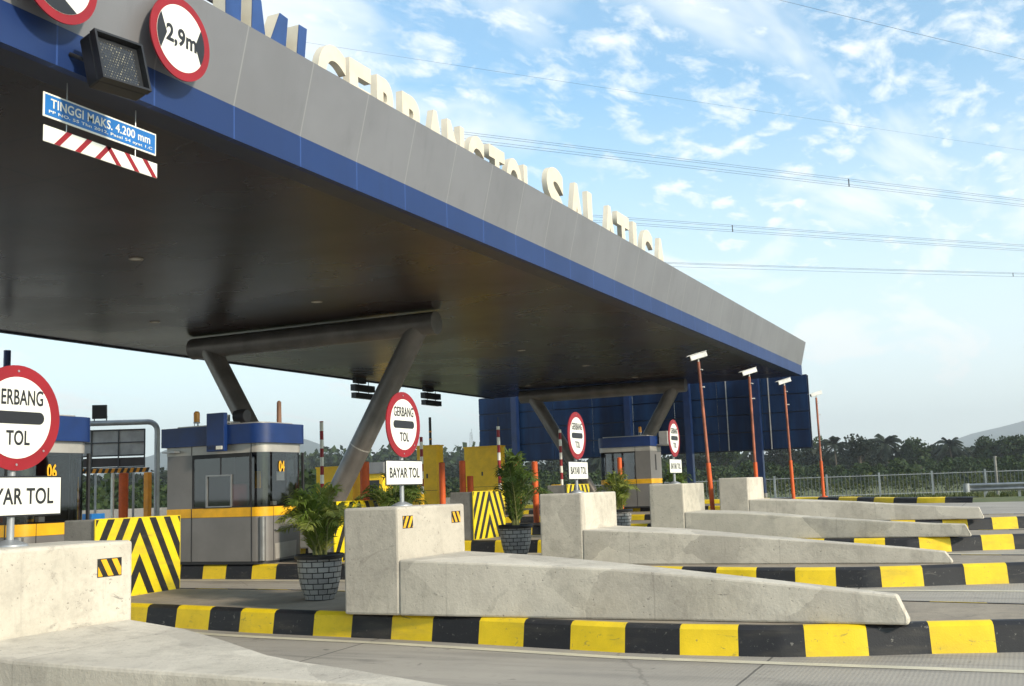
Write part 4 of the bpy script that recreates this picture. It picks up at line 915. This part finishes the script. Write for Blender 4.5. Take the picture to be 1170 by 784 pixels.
b = MB(); rot = Matrix((Rv*1.0, (fw*1.0), Vector((0, 0, 1)))).transposed(); rr = Matrix.Rotation(R(-52), 3, 'Z') @ Matrix.Rotation(R(6), 3, 'X'); b.obox((22.36, 22.99, 4.12), (0.38, 0.14, 0.38), rr); b.build('housing', 'black_plastic', f2, bevel=0.01)
b = MB(); b.tube([(22.28, 23.09, 3.85), (22.26, 23.1, 4.0)], 0.015, 6); b.tube([(22.48, 22.86, 3.85), (22.5, 22.86, 4.0)], 0.015, 6); b.build('bracket', 'black_plastic', f2)
hp = thing('striped_portal', 'low portal with a striped crossbar and orange leg between booths 06 and 04', 'portal', (22, 21.8, 0.4))
qa = Vector((21.35, 22.65, 0)); qb = Vector((22.40, 21.28, 0)); dq = qb-qa; b = MB(); nq = 22
for k in range(nq):
    a = qa+dq*(k/nq); c_ = qa+dq*((k+1)/nq); o = Vector((0.05, 0.04, 0)); sh = dq*(0.6/nq)
    b.hexa([a, c_, c_+o, a+o, a+sh+Vector((0, 0, 0.12)), c_+sh+Vector((0, 0, 0.12)), c_+o+sh+Vector((0, 0, 0.12)), a+o+sh+Vector((0, 0, 0.12))], k % 2)
for i in range(len(b.v)): b.v[i] = b.v[i]+Vector((0, 0, 2.42))
b.build('crossbar', ['orange_yellow', 'sheet_black'], hp)
MB().box(22.33, 22.47, 21.21, 21.35, 0.3, 2.41).build('leg', 'orange_yellow', hp)
MB().box(21.30, 21.40, 22.6, 22.72, 0.3, 2.41).build('leg', 'orange_yellow', hp)
bollard(22.17, 21.9, 0.24, 2.40, 'thick orange-red post under the striped portal')
wp = thing('white_post', 'slim white post under the striped portal', 'post', (22.05, 22.2, 0.4)); b = MB(); b.tube([(22.0, 22.12, 0.3), (22.0, 22.12, 2.41)], 0.045, 12); b.build('post_tube', 'sign_white', wp, smooth=True)
bb = thing('blue_crate', 'small bright blue box beside the window of booth 06', 'box', (14.3, 15.0, 1.2))
MB().box(14.2, 14.5, 14.75, 15.05, 1.05, 1.45).build('body', 'sign_blue', bb); MB().box(14.18, 14.52, 14.73, 15.07, 0.5, 1.05).build('stand', 'cladding_grey', bb)
# low concrete walls beyond the plaza on the left
for (a, c_, z, lab) in (((40, 46), (52, 24), 1.35, 'long low concrete wall beyond the lanes behind booth 04'),):
    t = thing('median_wall', lab, 'wall', (46, 35, 0.6)); d = Vector((c_[0]-a[0], c_[1]-a[1], 0)); n_ = Vector((-d.y, d.x, 0)).normalized()*0.15; A_ = Vector((a[0], a[1], 0)); C_ = Vector((c_[0], c_[1], 0))
    b = MB(); b.hexa([A_-n_, C_-n_, C_+n_, A_+n_]+[p+Vector((0, 0, z)) for p in (A_-n_, C_-n_, C_+n_, A_+n_)]); b.build('wall_body', 'wall_concrete', t)

# ------------------------------------------------------------------ far kerb, fence, guard rail
fk = thing('far_kerb', 'black and yellow striped kerb along the far edge of the plaza', 'kerb', (41, 5, 0.75))
pts = resample([(38.55, 1.9), (38.9, 2.3), (39.2, 3.4), (40.2, 4.8), (41.9, 6.4), (42.9, 8.0), (43.2, 11), (43.3, 22)], 0.25); b = MB()
cs = [(0.0, -0.1), (0.02, 0.0), (0.06, 0.16), (0.12, 0.19), (0.35, 0.19)]; rows_ = []
for i, p in enumerate(pts):
    tg = (pts[min(i+1, len(pts)-1)]-pts[max(i-1, 0)]).normalized(); nr = Vector((tg.y, -tg.x, 0)); nr = nr if nr.x > 0 else -nr
    rows_.append([(p.x+nr.x*a, p.y+nr.y*a, zg(p.x)+z) for a, z in cs])
n = len(cs); b.v = [Vector(q) for r_ in rows_ for q in r_]
for i in range(len(rows_)-1):
    for j in range(n-1): b.f.append((i*n+j, (i+1)*n+j, (i+1)*n+j+1, i*n+j+1)); b.m.append((i//4) % 2)
b.build('kerb_stones', ['kerb_black', 'kerb_yellow'], fk, smooth=True)

fen = thing('metal_fence', 'grey vertical-bar metal fence along the grass at the far side', 'fence', (78, 8, 0.25))
F0 = Vector((73.0, 30.0, 0.25)); F1 = Vector((87.5, -8.0, 0.25)); fd = F1-F0; FL = fd.length; nb = int(FL/0.26); b = MB()
for k in range(nb):
    p = F0+fd*(k/nb); b.add([p+Vector((-0.02, -0.02, 0.1)), p+Vector((0.02, -0.02, 0.1)), p+Vector((0.0, 0.03, 0.1)), p+Vector((-0.02, -0.02, 1.62)), p+Vector((0.02, -0.02, 1.62)), p+Vector((0, 0.03, 1.62))], [(0, 1, 4, 3), (1, 2, 5, 4), (2, 0, 3, 5)])
b.build('bars', 'fence_grey', fen)
b = MB()
for z in (0.2, 1.5): b.tube([F0+Vector((0, 0, z)), F1+Vector((0, 0, z))], 0.025, 6)
b.build('rails', 'galvanised', fen)
k = 0.0
while k < FL: 
    p = F0+fd*(k/FL); MB().box(p.x-0.06, p.x+0.06, p.y-0.06, p.y+0.06, 0.1, 1.95).build('post', 'galvanised', fen); k += 3.6
gr = thing('guard_rail', 'galvanised road guard rail with rounded end at the right edge', 'guard rail', (47.5, 1.5, 0.5))
ga = Vector((46.75, 2.45, 0)); gd = Vector((0.43, -0.90, 0)); gn = Vector((0.90, 0.43, 0)); b = MB()
prof = [(0.0, 0.93), (-0.07, 0.97), (-0.07, 1.02), (0.0, 1.06), (0.0, 1.11), (-0.07, 1.15), (-0.07, 1.20), (0.0, 1.24)]
m_ = len(prof)
for s in (0, 14): b.v += [ga+gd*s+gn*a+Vector((0, 0, z)) for a, z in prof]
for j in range(m_-1): b.f.append((j, j+1, m_+j+1, m_+j)); b.m.append(0)
so_ = b.build('rail', 'galvanised', gr, smooth=True); sm = so_.modifiers.new('thick', 'SOLIDIFY'); sm.thickness = 0.008
b = MB(); b.tube([ga+gn*0.02+Vector((0, 0, 0.92)), ga+gn*0.02+Vector((0, 0, 1.25))], 0.13, 16); b.build('end_cap', 'galvanised', gr, smooth=True)
for s in (0.75, 2.1, 4.1, 6.1, 8.1):
    p = ga+gd*s+gn*0.09; MB().box(p.x-0.05, p.x+0.05, p.y-0.05, p.y+0.05, 0.35, 1.22).build('post', 'galvanised', gr)
wpp = thing('lamp_post', 'slim pale post behind the guard rail', 'post', (66.2, 1.9, 0.2)); b = MB(); b.tube([(66.2, 1.9, 0.1), (66.2, 1.9, 2.5)], 0.07, 10); b.tube([(66.2, 1.9, 2.5), (66.2, 1.9, 2.55)], 0.1, 10); b.build('post_tube', 'wall_concrete', wpp, smooth=True)

# ------------------------------------------------------------------ vegetation
def clump(b, c, r, n, size, rnd, flat=0.8):
    for _ in range(n):
        d = Vector((rnd.gauss(0, 1), rnd.gauss(0, 1), rnd.gauss(0, 1)*flat)); d = d.normalized()*r*(rnd.random()**0.45); d.z *= flat
        p = Vector(c)+d; s = size*rnd.uniform(0.6, 1.4); u = Vector((rnd.gauss(0, 1), rnd.gauss(0, 1), rnd.gauss(0, 1))).normalized(); v = u.cross(Vector((rnd.gauss(0, 1), rnd.gauss(0, 1), rnd.gauss(0, 1)))).normalized()
        b.add([p+u*s, p+v*s*0.7, p-u*s*0.8, p-v*s*0.6], [(0, 1, 2, 3)])
def broad_tree(x, y, h, w, label, mat, seed, group):
    rnd = random.Random(seed); z0 = zg(x)
    t = thing('broadleaf_tree', label, 'tree', (x, y, z0), group)
    tk = MB(); top = Vector((x+rnd.uniform(-.4, .4), y+rnd.uniform(-.4, .4), z0+h*0.6)); tk.tube([(x, y, z0-0.2), top], [h*0.035, h*0.015], 7)
    cr = MB(); nl = 9
    for i in range(nl):
        a = rnd.uniform(0, 6.28); rr = w*0.32*rnd.uniform(0.2, 1); c = Vector((x+rr*math.cos(a), y+rr*math.sin(a), z0+h*rnd.uniform(0.42, 0.86)))
        tk.tube([top-Vector((0, 0, h*0.2)), c], [h*0.01, h*0.004], 5); clump(cr, c, w*rnd.uniform(0.20, 0.30), 200, w*0.040, rnd)
    tk.build('trunk', 'bark', t, smooth=True); cr.build('crown', mat, t, fix=False)
def coco(x, y, h, w, label, seed, group):
    rnd = random.Random(seed); z0 = zg(x)
    t = thing('coconut_palm', label, 'palm tree', (x, y, z0), group)
    lx, ly = rnd.uniform(-.6, .6), rnd.uniform(-.6, .6); top = Vector((x+lx, y+ly, z0+h*0.82)); tk = MB(); tk.tube([(x, y, z0-0.2), (x+lx*0.3, y+ly*0.3, z0+h*0.4), top], [0.24, 0.17, 0.13], 8); tk.build('trunk', 'bark', t, smooth=True)
    fr = MB(); nf = 20
    for i in range(nf):
        az = 6.28*i/nf+rnd.uniform(-.2, .2); el = rnd.uniform(-0.3, 1.15); L = w*0.58*rnd.uniform(0.85, 1.1); P = []
        for k in range(7):
            s = k/6; r_ = L*s*math.cos(el)*(1-0.1*s); P.append(top+Vector((r_*math.cos(az), r_*math.sin(az), L*s*math.sin(el)-L*0.55*s*s)))
        for k in range(6):
            a, c_ = P[k], P[k+1]; tg = (c_-a).normalized(); sd_ = tg.cross(Vector((0, 0, 1))).normalized()
            for q in range(4):
                p = a.lerp(c_, q/4); wd = L*0.055; ln_ = L*0.26*math.sin(math.pi*min(1, (0.12+(k+q/4)/6*0.85)))
                for sg in (1, -1): e = p+sd_*sg*ln_*0.8+tg*ln_*0.45-Vector((0, 0, ln_*0.55)); fr.add([p, p+tg*wd, e], [(0, 1, 2)])
    fr.build('crown', 'tree_leaf_dark', t, fix=False)
# trees are laid out along the far side by bearing (degrees from +X) and distance
rnd = random.Random(5)
def at_b(deg, dist): return dist*math.cos(R(deg)), dist*math.sin(R(deg))
G1 = 'trees along the far side of the plaza'
row = [(-1.5, 'c', 11.5, 7.5), (0.6, 'b', 8.3, 9), (2.1, 'b', 8.6, 8), (3.5, 'c', 9.8, 6), (5.0, 'b', 9.0, 8), (6.4, 'c', 10.6, 8), (7.7, 'b', 10.0, 8), (8.9, 'c', 10.4, 7), (10.1, 'b', 10.0, 9), (11.6, 'b', 10.6, 8), (13.0, 'c', 10.4, 7), (14.4, 'b', 10.2, 9), (16.2, 'b', 9.8, 10), (18.4, 'b', 9.6, 10), (20.6, 'c', 10, 8), (22.6, 'b', 9.6, 10)]
names = {0: 'spreading coconut palm behind the guard rail at the right edge', 1: 'broad dark tree behind the slim pale post', 2: 'rounded tree just left of the slim pale post', 3: 'short palm standing in a dip of the tree line before the mountain foot', 4: 'dark bushy tree beneath the left foot of the right-hand mountain',
         5: 'ragged palm, the tallest crown midway between guard rail and camera poles', 6: 'dark rounded tree right of the lone camera pole', 7: 'palm second right of the lone camera pole', 8: 'dark tree right behind the lone camera pole', 9: 'wide tree just right of the navy wall edge', 10: 'palm seen below the right end of the navy wall',
         11: 'wide tree below the navy wall between two camera poles', 12: 'wide dark tree behind the navy post under the wall', 13: 'dark tree seen under the navy wall right of the far booth', 14: 'palm crown hidden largely behind the far booth', 15: 'dark tree seen under the navy wall left of the far booth'}
for i, (dg, kd, h, w) in enumerate(row):
    x, y = at_b(dg, 225+rnd.uniform(-12, 12))
    if kd == 'c': coco(x, y, h*0.93, w*1.25, names[i], 50+i, G1)
    else: broad_tree(x, y, h, w, names[i], 'tree_leaf' if i % 3 else 'tree_leaf_dark', 70+i, G1)
# continuous belts of wood and scrub
def belt(name, label, b0, b1, d0, d1, n, hr, mat, seed, size, per=60, wr=0.55):
    r = random.Random(seed); b = MB()
    for i in range(n):
        bb_ = b0+(b1-b0)*(i+r.random())/n; d = r.uniform(d0, d1); x, y = at_b(bb_, d); h = r.uniform(*hr); z0 = zg(x)
        for k in range(3):
            clump(b, (x+r.uniform(-1, 1)*h*0.3, y+r.uniform(-1, 1)*h*0.3, z0+h*(0.25+0.25*k)), h*wr*(1-0.2*k)*0.8, per//3, size*h, r)
    o = b.build(name, mat, fix=False); stuff(o, label, 'woodland')
belt('wood_belt', 'dark continuous woodland behind the fence', -8, 62, 232, 290, 380, (6.8, 9.2), 'tree_leaf_dark', 1, 0.070, 240)
belt('wood_belt', 'mid green lower woodland edge behind the fence', -8, 62, 150, 205, 320, (3.0, 4.6), 'tree_leaf', 2, 0.080, 180)
belt('scrub_belt', 'bright scrub and tall grass just behind the fence', -8, 30, 92, 135, 240, (0.9, 2.0), 'scrub_leaf', 3, 0.09, 60)
belt('scrub_belt', 'bushes behind the low concrete wall on the left', 30, 62, 80, 130, 160, (2.2, 4.0), 'tree_leaf', 6, 0.08, 90)
belt('hill_wood', 'wooded low hill on the horizon left of the navy wall', 27, 40, 420, 520, 160, (16, 22), 'tree_leaf', 4, 0.07, 150)
g = MB(); rg = random.Random(9)
for i in range(9000):
    x = rg.uniform(43.5, 60) if i % 2 else rg.uniform(60, 88); y = rg.uniform(-8, 24); h = rg.uniform(0.08, 0.28); a = rg.uniform(0, 3.14); p = Vector((x, y, zg(x)-0.03)); d = Vector((math.cos(a), math.sin(a), 0))*0.06
    g.add([p-d, p+d, p+Vector((rg.uniform(-.08, .08), rg.uniform(-.08, .08), h))], [(0, 1, 2)])
stuff(g.build('grass', 'scrub_leaf', fix=False), 'rough green grass beyond the far kerb', 'grass')

# ------------------------------------------------------------------ mountains
def mountain(name, cx, cy, hpk, rad, seed):
    r = random.Random(seed); b = MB(); nr, na = 26, 72; from mathutils import noise as nz
    b.v.append(Vector((cx, cy, hpk)))
    for i in range(1, nr+1):
        s = i/nr
        for k in range(na):
            a = 2*math.pi*k/na; x = cx+rad*s*math.cos(a); y = cy+rad*s*math.sin(a)
            f = (1-s)**1.25; n_ = nz.noise(Vector((x*0.003, y*0.003, seed)))*0.22+nz.noise(Vector((x*0.011, y*0.011, seed)))*0.08
            b.v.append(Vector((x, y, hpk*f*(1+n_*min(1, s*4))-3+3*(1-s))))
    for k in range(na): b.f.append((0, 1+k, 1+(k+1) % na)); b.m.append(0)
    for i in range(nr-1):
        for k in range(na): b.f.append((1+i*na+k, 1+(i+1)*na+k, 1+(i+1)*na+(k+1) % na, 1+i*na+(k+1) % na)); b.m.append(0)
    struct(b.build(name, 'mountain_ground', smooth=True))
mountain('mountain', 2408, 1926, 215, 700, 2)
mountain('mountain', 4010, -260, 232, 1150, 5)
mountain('mountain', 2750, 1480, 95, 700, 8)

# transmission mast far away
mst = thing('lattice_mast', 'tiny lattice mast on the wooded hill left of the navy wall', 'mast', (802, 415, 0)); b = MB()
for s1, s2 in ((-1, -1), (1, -1), (1, 1), (-1, 1)): b.tube([(802+s1*3, 415+s2*3, 0), (802+s1*0.6, 415+s2*0.6, 50)], 0.10, 4)
for z in range(4, 52, 5): w_ = 3-2.4*z/52; b.tube([(802-w_, 415-w_, z), (802+w_, 415-w_, z+4)], 0.08, 3); b.tube([(802+w_, 415-w_, z), (802-w_, 415-w_, z+4)], 0.08, 3)
b.build('lattice', 'wire', mst)

# ------------------------------------------------------------------ overhead power lines
def wires(name, label, a, c, offs, sp=(), r=0.03, sag=0.0):
    A = Vector(a); C = Vector(c); d = (C-A); A2 = A-d*1.4; C2 = C+d*0.8
    t = thing('power_line', label, 'power line', tuple(A.lerp(C, 0.5)), None)
    side = Vector((d.y, -d.x, 0)).normalized(); nseg = 40
    def pt(s, o): base = A2.lerp(C2, s); sA = (1.4)/(3.2); sC = 2.4/3.2; q = (s-sA)*(s-sC); return base+side*o[0]+Vector((0, 0, o[1]+q*sag))
    for o in offs:
        b = MB(); b.tube([pt(k/nseg, o) for k in range(nseg+1)], r, 5); b.build('wire', 'wire', t, smooth=True)
    for s in sp:
        b = MB(); ss = (1.4+s)/3.2; Pq = [pt(ss, o) for o in offs]; order = (0, 1, 3, 2)
        for i in range(len(Pq)): b.tube([Pq[order[i % len(Pq)]] if len(Pq) == 4 else Pq[i], Pq[order[(i+1) % 4]] if len(Pq) == 4 else Pq[(i+1) % len(Pq)]], 0.085, 5)
        b.build('spacer', 'wire', t)
Q = [(0, 0.55), (0, 0.27), (0, -0.30), (0, -0.62)]
wires('w1', 'uppermost bundle of four overhead wires, crossing the sky from the middle letters', (116, 58.5, 44.6), (191.4, -2.3, 44.6), Q, (0.62,), 0.022, 3.0)
wires('w2', 'second bundle of overhead wires, leaving the roof letters near their end', (163.8, 59.4, 44.6), (230.6, -2.0, 44.6), Q, (0.27,), 0.026, 3.0)
wires('w3', 'lowest bundle of overhead wires, just above the canopy corner', (206, 61.5, 44.7), (263.5, -1.8, 44.7), [(0, 0.40), (0, -0.42), (0, 0.18)], (0.965,), 0.028, 3.0)
wires('s1', 'single overhead wire crossing the top right corner', (112.4, 20, 52), (144.6, -3.3, 52), [(0, 0)], (), 0.017, 1.0)
wires('s2', 'single thin faint overhead wire above the roof letters', (113, 79.6, 60), (216.6, -3.5, 60), [(0, 0)], (), 0.014, 4.0)

# ------------------------------------------------------------------ haze
hz = MB().box(-60, 5200, -1500, 3200, -6, 275).build('haze', 'wire'); hz.data.materials.clear()
hm = bpy.data.materials.new('haze'); hm.use_nodes = True; nt = hm.node_tree; nt.nodes.clear(); o_ = nt.nodes.new('ShaderNodeOutputMaterial'); v_ = nt.nodes.new('ShaderNodeVolumePrincipled')
v_.inputs['Color'].default_value = (0.92, 0.97, 1.0, 1); v_.inputs['Density'].default_value = 0.00028; v_.inputs['Anisotropy'].default_value = 0.2
nt.links.new(v_.outputs[0], o_.inputs['Volume']); hz.data.materials.append(hm); hz['kind'] = 'stuff'; hz['label'] = 'thin blue haze in the air'; hz['category'] = 'haze'
